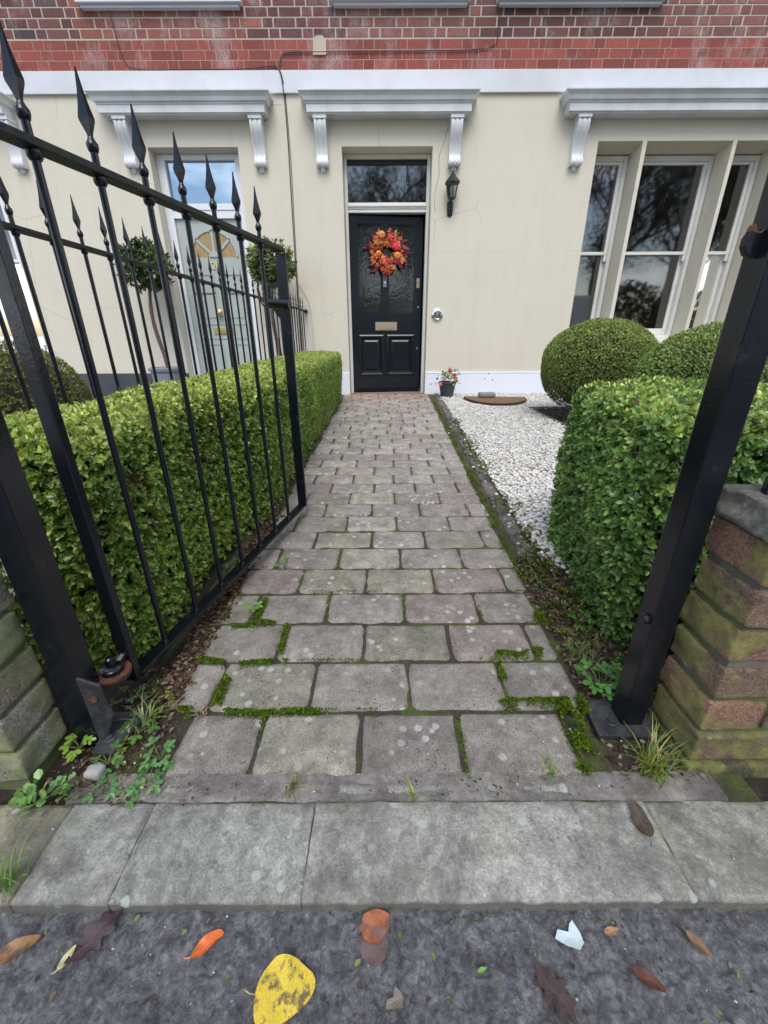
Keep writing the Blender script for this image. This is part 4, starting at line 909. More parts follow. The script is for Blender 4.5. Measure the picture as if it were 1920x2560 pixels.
for a in (R_(42), R_(90), R_(138)):
    dx, dz_ = math.cos(a), math.sin(a); px_, pz_ = -dz_ * .014, dx * .014
    m.prism([(cxd + px_, 1.60 + pz_), (cxd - px_, 1.60 - pz_), (cxd - px_ + dx * R0, 1.60 - pz_ + dz_ * R0), (cxd + px_ + dx * R0, 1.60 + pz_ + dz_ * R0)], yg + .018, yg + .028, lambda u, v, d: (u, d, v))
m.prism([(cxd + .062 * math.cos(a), 1.60 + .062 * math.sin(a)) for a in np.linspace(0, math.pi, 14)], yg + .016, yg + .029, lambda u, v, d: (u, d, v))
A = np.linspace(0, math.pi, 25); arc = [(cxd + (R0 + .012) * math.cos(a), 1.60 + (R0 + .012) * math.sin(a)) for a in A] + [(cxd + (R0 - .012) * math.cos(a), 1.60 + (R0 - .012) * math.sin(a)) for a in A[::-1]]
m.prism(arc, yg + .018, yg + .0295, lambda u, v, d: (u, d, v)); hsub(m, 'fan_bars', M_doorgrn, d2)
m = MB()
for (a, b, c, d) in ((-2.37, -2.10, .93, 1.42), (-1.99, -1.75, .93, 1.42), (-2.37, -2.10, .16, .62), (-1.99, -1.75, .16, .62), (-2.37, -1.75, .68, .86), (-2.37, -2.10, 1.20, 1.215), (-1.99, -1.75, 1.20, 1.215)):
    for q in ((a, a + .012, c, d), (b - .012, b, c, d), (a + .012, b - .012, c, c + .012), (a + .012, b - .012, d - .012, d)):
        if q[3] > q[2]: m.box((q[0], yg + .022, q[2]), (q[1], yg + .0295, q[3]))
hsub(m, 'panel_moulding', M_doorgrn, d2)
V, F = text_mesh('20', .115, .004); hsub(MB().add([(cxd + .0 + v[0], yg + .024 - v[2], 1.505 + v[1]) for v in V], F), 'house_number', M_gold, d2)
hsub(MB().lathe([(.016, 0), (.016, .02), (.032, .03), (.040, .045), (.036, .062), (.02, .070)], n=20, M=Matrix.Translation((-2.075, yg + .03, .985)) @ Matrix.Rotation(R_(90), 4, 'X')), 'door_knob', M_gold, d2, smooth=40)
hsub(MB().box((-2.19, yg + .018, .735), (-1.93, yg + .0295, .815)).box((-2.14, yg + .012, .750), (-1.98, yg + .0175, .80)), 'letterbox', M_gold, d2, bevel=.002)
hsub(MB().box((-2.55, yg - .20, -.06), (-1.57, yg + .11, -.002)), 'threshold', M_white, fr2)
# cables and small fixings
def cable(name, pts, r, mat=M_cable):
    cu = []; P = [Vector(p) for p in pts]
    for i in range(len(P) - 1):
        p0, p1, p2, p3 = P[max(i - 1, 0)], P[i], P[i + 1], P[min(i + 2, len(P) - 1)]
        for s in range(8):
            t_ = s / 8; cu.append(.5 * ((2 * p1) + (p2 - p0) * t_ + (2 * p0 - 5 * p1 + 4 * p2 - p3) * t_ ** 2 + (3 * p1 - p0 - 3 * p2 + p3) * t_ ** 3))
    cu.append(P[-1]); return hp(MB().tube(cu, r, 6), name, mat, smooth=60)
yw = WY - .006
cable('cable', [(-1.10, WY - .010, 3.26), (-1.05, WY - .034, 3.205), (-1.03, WY - .034, 3.14), (-1.022, WY - .034, 3.04), (-1.022, yw, 3.0), (-1.018, yw, 2.7), (-1.028, yw, 2.15), (-1.038, yw, 1.6), (-1.046, yw, 1.0), (-1.05, yw, .4)], .0055)
cable('cable', [(-1.085, WY - .010, 3.25), (-1.04, WY - .034, 3.20), (-1.018, WY - .034, 3.12), (-1.010, yw, 3.0), (-1.004, yw, 2.5), (-1.018, yw, 1.9), (-1.030, yw, 1.35), (-1.034, yw, .5)], .0035)
cable('cable', [(-1.05, WY - .010, 3.225), (-1.15, WY - .012, 3.245), (-1.4, WY - .012, 3.225), (-2.0, WY - .012, 3.222), (-2.5, WY - .012, 3.225), (-2.62, WY - .012, 3.30), (-2.66, WY - .012, 3.5), (-2.72, WY - .012, 4.0)], .004)
cable('cable', [(-1.045, WY - .010, 3.225), (-1.03, WY - .012, 3.30), (-.97, WY - .012, 3.345), (-.7, WY - .012, 3.35), (.2, WY - .012, 3.355), (.95, WY - .012, 3.365), (1.12, WY - .012, 3.40), (1.16, WY - .012, 3.5), (1.15, WY - .012, 4.2)], .0045)
cable('cable', [(-1.03, yw, 1.30), (-.985, yw, 1.23), (-.93, yw, 1.13), (-.905, yw, 1.05), (-.89, yw, .9), (-.885, yw, .35)], .003, M_cablew)
cable('crack', [(.705, WY - .001, 2.77), (.66, WY - .001, 2.62), (.62, WY - .001, 2.50), (.625, WY - .001, 2.35), (.59, WY - .001, 2.2), (.595, WY - .001, 2.0)], .0018, M_cable)
m = MB().lathe([(.078, 0), (.076, .008), (.066, .018), (.046, .021), (.043, .014)], n=40, M=Matrix.Translation((.672, WY - .0005, .945)) @ Matrix.Rotation(R_(90), 4, 'X')); bp = hp(m, 'bell_plate', M_chrome, smooth=50)
hsub(MB().box((.662, WY - .026, .925), (.682, WY - .013, .967)), 'bell_push', M_brass, bp, bevel=.003)
m = MB().tube([(-.955, WY, 1.06), (-.955, WY - .03, 1.06), (-.935, WY - .04, 1.045)], .003, 6); hp(m, 'hook', M_cablew)
# fireplace in the bay room
m = MB(); m.box((4.75, 8.0, 0), (5.0, 9.2, .95)); m.box((4.62, 7.9, .95), (5.0, 9.3, 1.03)); m.box((4.70, 8.0, 0), (4.749, 8.25, .949)); m.box((4.70, 8.95, 0), (4.749, 9.2, .949)); 
m.v = [(v[0] - 1.25, v[1] - .9, v[2]) for v in m.v]; tag(m.build('fireplace', M_mantel, None, bevel=.01), 'pale stone fireplace seen inside through the bay window', 'fireplace')

# ================================================================== THINGS
# wall lantern
ln_ = tag(empty('wall_lantern', (.765, WY, 2.0)), 'black six sided wall lantern right of the black door', 'lantern')
m = MB(); cy_ = -.10
def hexr(m, r0, r1, z0, z1, th=.004):
    for k in range(6):
        a = R_(60 * k + 30); p = (r0 * math.cos(a), cy_ + r0 * math.sin(a), z0); q = (r1 * math.cos(a), cy_ + r1 * math.sin(a), z1); m.tube([p, q], th, 5)
hexr(m, .043, .070, .115, .245); m.lathe([(.046, .105), (.048, .112), (.044, .118)], (0, cy_, 0), 6); m.lathe([(.074, .240), (.092, .246), (.090, .252), (.060, .285), (.040, .305), (.030, .322), (.012, .330)], (0, cy_, 0), 6)
m.lathe([(.012, .328), (.014, .336), (.006, .344), (.010, .352), (.003, .366)], (0, cy_, 0), 10); m.build('cage', M_lampblk, ln_)
MB().lathe([(.040, .117), (.067, .243)], (0, cy_, 0), 6).build('lantern_glass', M_lampglass, ln_)
MB().lathe([(.014, .12), (.014, .16), (.022, .18), (.024, .205), (.012, .225)], (0, cy_, 0), 12).build('bulb', m_paint('frosted_bulb', (.7, .7, .68), .3), ln_, smooth=50)
m = MB().lathe([(.010, .09), (.030, .100), (.042, .106)], (0, cy_, 0), 10).tube([(0, -.008, .03), (0, -.05, .028), (0, -.09, .05), (0, cy_, .095)], [.020, .014, .012, .012], 10); m.lathe([(.004, -.075), (.030, -.06), (.036, 0), (.036, .06), (.02, .08)], (0, -.008, .03), 14, sy=.3); m.build('bracket', M_lampblk, ln_, smooth=40)

# wreath, hangs on the door leaf
Dm = Matrix.Translation((-.400, 5.885, 0)) @ Matrix.Rotation(R_(7.5), 4, 'Z')
wc = Dm @ Vector((.452, -.03, 1.645)); wt_ = tag(empty('wreath', wc, R_(7.5)), 'round autumn wreath of orange and burgundy leaves and small pumpkins on the black door', 'wreath')
A = np.linspace(0, 2 * math.pi, 33)
v = []; f = []
for i, a in enumerate(A[:-1]):
    for k in range(8):
        b = k * math.pi / 4; r_ = .155 + .03 * math.cos(b) * (1 + .15 * random.random()); v.append((r_ * math.cos(a), -.004 + .02 * math.sin(b), r_ * math.sin(a)))
for i in range(32):
    for k in range(8): f.append((i * 8 + k, i * 8 + (k + 1) % 8, ((i + 1) % 32) * 8 + (k + 1) % 8, ((i + 1) % 32) * 8 + k))
MB().add(v, f).build('vine_ring', M_twig, wt_)
def wleaves(name, n, rad, ln, wd, pal, tilt, spread, shape=6, angs=None, mat=M_wreath):
    if angs is None: a = rng.uniform(0, 6.28, n)
    else: a = np.repeat(np.radians(angs), int(math.ceil(n / len(angs))))[:n] + rng.normal(0, .17, n)
    r = rng.uniform(*rad, n); base = np.c_[r * np.cos(a), rng.uniform(-.05, -.015, n), r * np.sin(a)]
    b = a + rng.normal(0, spread, n); d = np.c_[np.cos(b), rng.uniform(-.5, .1, n) * tilt, np.sin(b)]
    up = np.c_[rng.normal(0, .35, n), np.full(n, -1.), rng.normal(0, .35, n)]; col = np.array(pal)[rng.integers(0, len(pal), n)] * rng.uniform(.75, 1.2, (n, 1))
    V, F, C = leaves(base, d, up, ln * rng.uniform(.75, 1.15, n), col, shape, wd); return npmesh(name, V, F, mat, wt_, C)
BUR = [(.16, .02, .045), (.10, .012, .025), (.22, .045, .075)]; ORA = [(.66, .17, .045), (.52, .08, .035), (.70, .28, .10)]
wleaves('burgundy_leaves', 64, (.11, .20), .105, .62, BUR, 1, .5, 6, (150, 162, 205, 20, 8, 42, 62, 96, 235, 248, 318, 345, 300))
wleaves('olive_leaves', 60, (.10, .21), .055, .8, [(.30, .22, .05), (.40, .30, .10), (.22, .17, .04)], 1, 1.2, 6, (120, 130, 75, 60, 350, 255, 285, 178))
def maple(c_, r, col, rz, tilt):      # five-lobed leaf
    pts = []
    for k in range(10): a = math.pi / 2 + k * math.pi / 5; q = r * (1 if k % 2 == 0 else .5) * random.uniform(.85, 1.1); pts.append((q * math.cos(a), q * math.sin(a)))
    M_ = Matrix.Translation(c_) @ Matrix.Rotation(R_(90), 4, 'X') @ Matrix.Rotation(rz, 4, 'Z') @ Matrix.Rotation(tilt, 4, 'X')
    v = [M_ @ Vector((0, 0, r * .12))] + [M_ @ Vector((p[0], p[1], -r * .08 * (i % 2))) for i, p in enumerate(pts)]
    return v, [(0, 1 + i, 1 + (i + 1) % 10) for i in range(10)], col
m = MB()
for i in range(66):
    a = random.uniform(0, 6.28); r_ = random.uniform(.078, .215); v, f, c_ = maple((r_ * math.cos(a), -.045 - random.random() * .03, r_ * math.sin(a)), random.uniform(.035, .055), tuple(np.array(ORA[i % 3]) * random.uniform(.7, 1.1)), random.uniform(0, 6.28), random.uniform(-.5, .5)); m.add(v, f, 0, c_)
for (a, r_, c_) in ((35, .105, (.85, .05, .10)), (28, .125, (.80, .07, .09)), (250, .12, (.75, .10, .08)), (80, .15, (.70, .07, .10)), (200, .14, (.72, .12, .07)), (320, .15, (.55, .05, .10))):
    v, f, _ = maple((r_ * math.cos(R_(a)), -.085, r_ * math.sin(R_(a))), .05, c_, random.uniform(0, 6), .2); m.add(v, f, 0, c_)
m.build('maple_leaves', M_wreath, wt_, attr=True)
M_pump = m_paint('pumpkin_skin', (.72, .24, .05), .5, .4, (.8, .38, .12), 30)
for (px_, pz_, r_) in ((-.075, .165, .042), (-.115, -.025, .034), (.115, -.045, .042)):
    v = []; f = []; n1, n2 = 24, 9
    for i in range(n2 + 1):
        th = math.pi * i / n2
        for k in range(n1):
            ph = 2 * math.pi * k / n1; q = r_ * math.sin(th) * (1 - .10 * abs(math.cos(4 * ph)) ** .5 * -1 - .1); v.append((px_ + q * math.cos(ph), -.085 - r_ * .75 * math.cos(th) + (.012 if i in (0, n2) else 0) * (1 if i == 0 else -1), pz_ + q * math.sin(ph)))
    for i in range(n2):
        for k in range(n1): f.append((i * n1 + k, i * n1 + (k + 1) % n1, (i + 1) * n1 + (k + 1) % n1, (i + 1) * n1 + k))
    p_ = MB().add(v, f).build('pumpkin', M_pump, wt_, smooth=60); MB().tube([(px_, -.085 - r_ * .6, pz_), (px_ + .004, -.085 - r_ * 1.0, pz_ + .006)], [.006, .004], 6).build('stalk', M_twig, p_)
# knocker glimpsed through the wreath
MB().lathe([(.048, 0), (.046, .012), (.028, .022), (.010, .026)], n=20, M=Matrix.Translation((.445, -.0005, 1.640)) @ Matrix.Rotation(R_(90), 4, 'X')).build('knocker', m_paint('old_iron', (.07, .065, .06), .5), door, smooth=40)

# begonia pot
bp_ = tag(empty('flower_pot', (.795, 5.36, 0)), 'small dark plastic pot of pink begonias beside the black door', 'plant pot')
MB().lathe([(.070, .0), (.078, .02), (.098, .13), (.104, .165), (.112, .168), (.112, .185), (.100, .186), (.095, .165)], n=28).build('pot', M_plastic, bp_, smooth=35)
MB().lathe([(.094, .15), (.094, .165), (.01, .172)], n=20).build('compost', M_soil, bp_)
n = 90; D = norm(rng.normal(0, 1, (n, 3)) * (1, 1, .8) + (0, 0, .35)); P = D * rng.uniform(.03, .125, (n, 1)) * (1.1, 1, 1.1) + (.02, 0, .215); 
c_ = np.where(rng.random((n, 1)) < .3, np.array([[.40, .42, .08]]), np.array([[.07, .17, .04]])) * rng.uniform(.7, 1.2, (n, 1))
V, F, C = leaves(P, D + rng.normal(0, .5, (n, 3)), np.tile([0, -.4, 1.], (n, 1)) + rng.normal(0, .3, (n, 3)), rng.uniform(.03, .055, n), c_, 6, 1.3); npmesh('foliage', V, F, M_leaf, bp_, C)
for (x, z_, y_) in ((.02, .33, 0), (.09, .27, -.05), (.04, .245, -.10), (-.05, .235, -.09), (-.10, .165, -.10), (.10, .20, -.04), (.035, .30, .02)):
    m = MB()
    for k in range(5):
        a = k * 1.257 + random.random(); v, f, _ = maple((x + .010 * math.cos(a), y_ - .01 * random.random(), z_ + .010 * math.sin(a)), .020, 0, a, random.uniform(-.6, .6)); m.add(v, f, 0, (.82, .16 + .12 * random.random(), .20))
    m.build('flower', M_wreath, bp_, attr=True)
# coir half-moon mat with a stone on it
mt = tag(empty('doormat', (1.33, 5.10, .012), R_(-7)), 'worn half moon coir doormat lying on the white gravel', 'doormat')
hm = [(-.37, .02)] + [(.37 * math.cos(a) * -1, -.50 * math.sin(a) ** 1.1 * 1.0) for a in np.linspace(.06, math.pi - .06, 30)] + [(.37, .02)]
MB().prism(hm, 0, .010, lambda u, v, d: (u, v, d + .02 * (u / .37) ** 2 * 0)).build('rubber_backing', M_black, mt); MB().prism([(u * .97, v * .965 + .002) for u, v in hm], .0103, .024, lambda u, v, d: (u, v, d)).build('coir_pile', M_coir, mt, bevel=.004)
nb = NP(); rbrick(nb, (0, 0, .03), (.19, .10, .052), np.array([1., 1, 1]), 5, .006, .015, (16, 8, 6)); o = nb.build('stone', m_paint('smooth_stone', (.22, .23, .20), .8, .5, (.12, .13, .10), 20)); o.location = (1.225, 5.06, .036); tag(o, 'flat grey stone lying on the coir doormat', 'stone')
# bay trees in tubs
def bay(x, y, zc, r, label, n=1500, col=((.03, .07, .025), (.07, .13, .04), (.22, .28, .06))):
    root = tag(empty('bay_tree', (x, y, 0)), label, 'bay tree', 'lollipop bay trees either side of the green door')
    mb = MB(); p1 = [(.03 * math.sin(z * 5), .02 * math.cos(z * 4), z) for z in np.linspace(.3, zc - r * .5, 16)]; mb.tube(p1, [.024 - .0006 * i + .004 * random.random() for i in range(16)], 9)
    top = Vector(p1[-1])
    for i in range(18): d = Vector(norm(rng.normal(0, 1, 3) + (0, 0, .5))); mb.tube([top - Vector((0, 0, .02)), top + d * r * .5, Vector((0, 0, zc)) + d * r * .75], [.010, .007, .003], 5)
    mb.build('trunk', M_bark, root)
    D = norm(rng.normal(0, 1, (n // 6, 3))); P = D * (r * rng.uniform(.45, 1.0, (len(D), 1))) * (1, 1, .88) + (0, 0, zc)
    def cf(P_, N_): return colmix(P_, N_, col[0], col[1], col[2], .25)
    V, F, C = sprigs(P, D, 8, .062, cf, 6, .75, .62); npmesh('crown', V, F, M_leaf, root, C)
    MB().lathe([(.13, 0), (.15, .02), (.175, .32), (.195, .335), (.20, .365), (.18, .37), (.17, .35)], n=28).build('tub', m_paint('blue_grey_tub', (.20, .23, .27), .5), root, smooth=35)
    MB().lathe([(.168, .33), (.168, .345), (.01, .352)], n=20).build('compost', M_soil, root); return root
bay(-2.64, 5.32, 1.43, .25, 'standard bay tree with dark green ball crown, left of the sage door', 2100)
bay(-1.245, 5.30, 1.44, .235, 'standard bay tree with paler yellow green crown, right of the sage door', 1800, ((.07, .11, .03), (.15, .20, .05), (.32, .36, .08)))
# timber edging round the shrub bed
m = MB().box((1.548, 3.30, -.05), (1.578, 4.49, .012)).box((1.548, 4.492, -.05), (4.5, 4.52, .012)); tag(m.build('bed_edging', M_timber, None, bevel=.003), 'weathered timber board edging the shrub bed beside the gravel', 'edging')

# ------------------------------------------------------------------ moss, litter, weeds
mp_ = []
def mossline(x0, y0, x1, y1, wd, dens, tall=1.):
    L_ = math.hypot(x1 - x0, y1 - y0); n = int(L_ * wd * dens * 1.5e5); t_ = rng.random(n); q = rng.normal(0, wd * .38, n)
    nx, ny = -(y1 - y0) / L_, (x1 - x0) / L_; P = np.c_[x0 + (x1 - x0) * t_ + nx * q, y0 + (y1 - y0) * t_ + ny * q, np.zeros(n)]
    k = fbm(P, 26, 4) > (-.12 if dens < 3 else -.30); P = P[k]; q = q[k]; P[:, 2] = -.007 + tall * .013 * np.exp(-(q / wd) ** 2 * 3) * (.6 + .8 * np.clip(fbm(P, 30, 2) + .5, 0, 1)) ; mp_.append(P)
for j in joints:
    yj = (j[1] + j[3]) / 2; xm = (j[0] + j[2]) / 2
    if j[0] == j[2]:
        if rng.random() < .30 and yj < 4.2: mossline(*j, .007, .8 if yj < 1.4 else .22, .6)
    else:
        L_ = j[2] - j[0]
        for s in range(4):
            if rng.random() < (.10 if yj > 1.3 else .14): a = j[0] + L_ * s / 4; mossline(a, yj, a + L_ / 4, yj, .006, .7 if yj < 1.3 else .15, .6)
MG = lambda x0, y0, x1, y1, w_, d_=1.2, t_=1.3: mossline(*G(x0, y0)[:2], *G(x1, y1)[:2], w_, d_ * 3.6, t_)
MG(1408, 1758, 1462, 1885, .024, 1.6, 2.3); MG(1412, 1765, 1440, 1830, .018, 1.2, 2.6); MG(1445, 1745, 1475, 1800, .016, 1.4, 1.5); MG(1250, 1762, 1400, 1755, .014); MG(1238, 1650, 1262, 1700, .014); MG(1240, 1640, 1320, 1636, .013); MG(540, 1765, 568, 1700, .016, 1.4, 1.6); MG(448, 1790, 480, 1785, .020, 1.5, 1.7)
MG(560, 1786, 800, 1778, .012); MG(700, 1640, 720, 1560, .013); MG(600, 1665, 720, 1655, .012); MG(580, 1570, 690, 1560, .013); MG(640, 1550, 665, 1500, .014); MG(500, 1650, 560, 1660, .015); MG(1335, 1540, 1375, 1550, .03); MG(1335, 1630, 1385, 1620, .025); MG(1440, 1915, 1475, 1925, .012)
mossline(.446, 1.15, .60, 5.0, .020, .35, .9); mossline(.455, 1.3, .50, 2.3, .03, .25, .9); mossline(.08, .312, .36, .311, .008, .4, -2.2); mossline(.45, .309, .56, .309, .010, .5, -2.2)
P = np.concatenate(mp_); n = len(P); d = rng.normal(0, .5, (n, 3)) + (0, 0, 1.)
cm = np.where(rng.random((n, 1)) < .5, np.array([[.14, .22, .012]]), np.array([[.07, .13, .01]])) * rng.uniform(.6, 1.35, (n, 1))
far = P[:, 1] > 1.6; cm[far] = cm[far] * .6 + np.array([.10, .10, .03]) * .4
V, F, C = leaves(P, d, rng.normal(0, 1, (n, 3)), rng.uniform(.0035, .0070, n) * (1 + (P[:, 1] > 1.5) * .5), cm, 4, 1.2)
tag(npmesh('moss', V, F, M_moss, None, C), 'bright green moss growing in the joints of the path', 'moss', kind='stuff')
# leaf litter on the soil strips
def litter(n, x0, x1, y0, y1, sz, z=-.012, pal=((.10, .06, .04), (.05, .03, .02), (.17, .11, .07), (.07, .035, .025), (.22, .17, .12))):
    P = np.c_[rng.uniform(x0, x1, n), rng.uniform(y0, y1, n), np.full(n, z) + rng.uniform(0, .012, n)]; d = rng.normal(0, 1, (n, 3)) * (1, 1, .25); up = rng.normal(0, .35, (n, 3)) + (0, 0, 1.)
    col = np.array(pal)[rng.integers(0, len(pal), n)] * rng.uniform(.6, 1.3, (n, 1)); return leaves(P, d, up, rng.uniform(.4, 1.2, n) * sz, col, 6, rng.uniform(.7, 1.2))
lt = NP()
for a in ((2600, -.53, -.452, .66, 1.7, .016), (1500, -.54, -.468, 1.7, 4.8, .018), (700, -.58, -.44, .52, .80, .012), (2600, .45, .70, .66, 1.30, .015), (500, .54, .62, 1.2, 1.6, .012), (350, .42, .60, .50, .66, .012), (160, -.50, .50, .455, .512, .006, -.004), (500, -.62, -.42, .46, .66, .010), (900, 1.56, 2.6, 3.2, 4.45, .03)): lt.add(*litter(*a))
tag(lt.build('leaf_litter', M_dull), 'brown dead leaf litter on the soil along the path edges', 'leaf litter', kind='stuff')
# creeping ground weeds in the gravel margin
n = 900; yy = rng.uniform(1.15, 5.4, n); xx = .50 + (yy - 1.2) * .040 + rng.normal(.04, .03, n); P = np.c_[xx, yy, np.full(n, .006)]; P = P[fbm(P, 5, 2) > .05]; Q = np.c_[rng.uniform(.45, .59, 420), rng.uniform(.70, 1.32, 420), np.full(420, .002)]; Q = Q[fbm(Q, 16, 3) > .02]; Q2 = np.c_[rng.uniform(-.60, -.44, 260), rng.uniform(.52, 1.1, 260), np.full(260, .0)]; Q2 = Q2[fbm(Q2, 16, 3) > .1]; P = np.concatenate([P, Q, Q2]); n = len(P)
V, F, C = sprigs(P, np.tile([0, 0, 1.], (n, 1)), 6, .011, lambda p, q: np.where(rng.random((len(p), 1)) < .5, np.array([[.16, .19, .03]]), np.array([[.09, .14, .03]])) * rng.uniform(.6, 1.2, (len(p), 1)), 6, .9)
tag(npmesh('creeping_weeds', V, F, M_leaf, None, C), 'low creeping weeds along the brick edging between path and gravel', 'weeds', kind='stuff')
# single weeds
def lobed(m, c_, r, up, az, col, lobes=3):
    up = Vector(up).normalized(); t1 = Vector((math.cos(az), math.sin(az), 0)); t1 = (t1 - up * t1.dot(up)).normalized(); t2 = up.cross(t1); c_ = Vector(c_)
    for L_ in range(lobes):
        b = (L_ - (lobes - 1) / 2) * 1.15; d = (t1 * math.cos(b) + t2 * math.sin(b)); s_ = (-t1 * math.sin(b) + t2 * math.cos(b)); q = r * (1 if L_ == lobes // 2 else .82)
        pts = [(0, 0), (.30, .16), (.45, .34), (.55, .20), (.78, .27), (1, 0), (.78, -.27), (.55, -.20), (.45, -.34), (.30, -.16)]
        v = [c_ + d * (p[0] * q) + s_ * (p[1] * q) + up * (.10 * q * abs(p[1]) - .15 * q * p[0] ** 2) for p in pts]; m.add(v, [(0, 1, 2, 3), (0, 3, 4, 5), (0, 5, 6, 7), (0, 7, 8, 9)], 0, col)
def weed(px, py, r, n, h, label, col=(.09, .22, .045), leaf=.022, lobes=3):
    x, y, _ = G(px, py); root = tag(empty('weed', (x, y, -.006)), label, 'weed'); m = MB(); s = MB()
    for i in range(n):
        a = i * 2.4 + random.random(); d = r * (.25 + .75 * math.sqrt((i + .5) / n)); p = (d * math.cos(a), d * math.sin(a), h * random.uniform(.4, 1))
        s.tube([(0, 0, 0), (p[0] * .5, p[1] * .5, p[2] * .75), p], [.0011, .0009, .0006], 4, cap=False); c_ = tuple(np.array(col) * random.uniform(.75, 1.25))
        lobed(m, p, leaf * random.uniform(.75, 1.15), (random.uniform(-.3, .3), random.uniform(-.5, .1), 1), a, c_, lobes)
    m.build('leaves', M_leaf, root, attr=True); s.build('stems', m_stem, root); return root
m_stem = (lambda t: t.base((.10, .15, .05)).rough(.6).m)(MT('green_stem'))
weed(200, 1868, .022, 8, .022, 'small bright yellow green herb beside the left post foot plate', (.20, .33, .05), .017)
weed(268, 1905, .030, 8, .020, 'lobed green weed below the left foot plate', (.10, .25, .06), .017)
weed(372, 1948, .024, 5, .012, 'flat five leaved weed on the bare mortar left of the path', (.10, .24, .07), .019)
weed(400, 1895, .028, 7, .022, 'leafy weed above the flat five leaved one', (.12, .27, .08), .018)
weed(262, 1972, .020, 5, .010, 'tiny pale weed at the back edge of the left kerb slab', (.12, .27, .09), .015)
weed(318, 1985, .018, 4, .010, 'tiny weed near the first kerb joint', (.11, .26, .07), .015)
weed(350, 1825, .030, 7, .03, 'green weed against the first path block on the left', (.12, .24, .06), .017)
weed(338, 1745, .025, 6, .03, 'weed in the dead leaves under the gate corner', (.10, .20, .06), .014)
weed(1500, 1722, .048, 18, .060, 'leafy geranium weed growing against the right gate post', (.10, .26, .05), .022)
weed(1448, 1560, .030, 9, .035, 'fine green weed at the foot of the right hedge', (.10, .24, .05), .015)
weed(1447, 1632, .026, 7, .025, 'low weed in brown litter between path and right hedge', (.09, .20, .05), .014)
weed(660, 1262, .03, 9, .03, 'blue green weed at the hedge foot beyond the gate end', (.10, .20, .09), .018)
weed(590, 1420, .03, 9, .035, 'blue green weed at the hedge foot under the gate', (.08, .18, .08), .018)
weed(705, 1410, .02, 5, .03, 'small upright weed in a left hand joint of the path', (.14, .32, .05), .016)
weed(637, 1530, .012, 4, .035, 'single leafed weed sprouting beside a mossy joint', (.16, .33, .07), .018)
x, y, _ = G(95, 1995); root = tag(empty('clover_plant', (x, y, -.012)), 'bright green round leaved plant at the foot of the left wall', 'weed')
n = 40; D = norm(rng.normal(0, 1, (n, 3)) * (1, .7, .3) + (0, 0, .9)); P = D * rng.uniform(.008, .04, (n, 1))
V, F, C = leaves(P, D + rng.normal(0, .5, (n, 3)) * (1, 1, .3), np.tile([0, 0, 1.], (n, 1)) + rng.normal(0, .3, (n, 3)), rng.uniform(.013, .019, n), np.array([[.26, .46, .14]]) * rng.uniform(.75, 1.1, (n, 1)), 6, 1.5); npmesh('leaves', V, F, M_leaf, root, C)
V, F, C = leaves(P * (.7, .7, .5) + (.045, .02, 0), D, np.tile([0, 0, 1.], (n, 1)) + rng.normal(0, .3, (n, 3)), rng.uniform(.009, .013, n), np.array([[.22, .40, .11]]) * rng.uniform(.75, 1.1, (n, 1)), 6, 1.4); npmesh('leaves', V, F, M_leaf, root, C)
def grass(px, py, n, h, rad, label, cols, flop=.6):
    x, y, _ = G(px, py); m = MB()
    for i in range(n):
        a = random.uniform(0, 6.28); l = h * random.uniform(.5, 1.1); b = (random.gauss(0, rad), random.gauss(0, rad), 0); fl = random.uniform(.2, 1) * flop; w_ = random.uniform(.0010, .0019)
        d = Vector((math.cos(a), math.sin(a), 0)); s_ = Vector((-d.y, d.x, 0)); pts = [Vector(b) + d * (fl * l * t_ ** 1.7) + Vector((0, 0, l * (t_ - .55 * fl * t_ ** 2.4))) for t_ in (0, .25, .5, .75, 1)]
        v = []; 
        for k, p in enumerate(pts): q = w_ * (1, 1, .85, .55, .1)[k]; v += [p - s_ * q, p + s_ * q]
        m.add(v, [(2 * k, 2 * k + 1, 2 * k + 3, 2 * k + 2) for k in range(4)], 0, tuple(np.array(random.choice(cols)) * random.uniform(.8, 1.2)))
    o = m.build('grass_tuft', M_leaf, None, attr=True); o.location = (x, y, -.008); return tag(o, label, 'grass tuft')
GC = [(.14, .25, .05), (.20, .30, .06), (.35, .34, .08), (.42, .36, .10)]
grass(1622, 1925, 70, .105, .010, 'yellowing grass tuft between the right foot plate and kerb', GC, .8)
grass(1378, 1925, 14, .045, .006, 'small thin grass tuft in front of the last mossy block', GC, 1.)
grass(735, 1960, 20, .04, .008, 'dry grass tuft in the mortar at the middle of the path front', [(.28, .24, .12), (.35, .30, .15), (.16, .2, .05)], 1.2)
grass(365, 1800, 26, .085, .012, 'thin green grass by the left end of the first block course', [(.18, .26, .08), (.25, .32, .12)], 1.2)
grass(1440, 1640, 40, .07, .02, 'wispy grass in the litter beside the third course right end', [(.20, .22, .08), (.12, .18, .04), (.3, .28, .14)], 1.2)
grass(505, 1782, 10, .03, .005, 'dead straw coloured grass on the first block course', [(.38, .30, .18)], 1.1)
grass(5, 2215, 26, .07, .01, 'bright grass tuft at the left end of the kerb', [(.12, .28, .06), (.2, .36, .08)], .9)
grass(1035, 1985, 6, .03, .004, 'few thin grass blades at the kerb back joint', GC, 1.2)
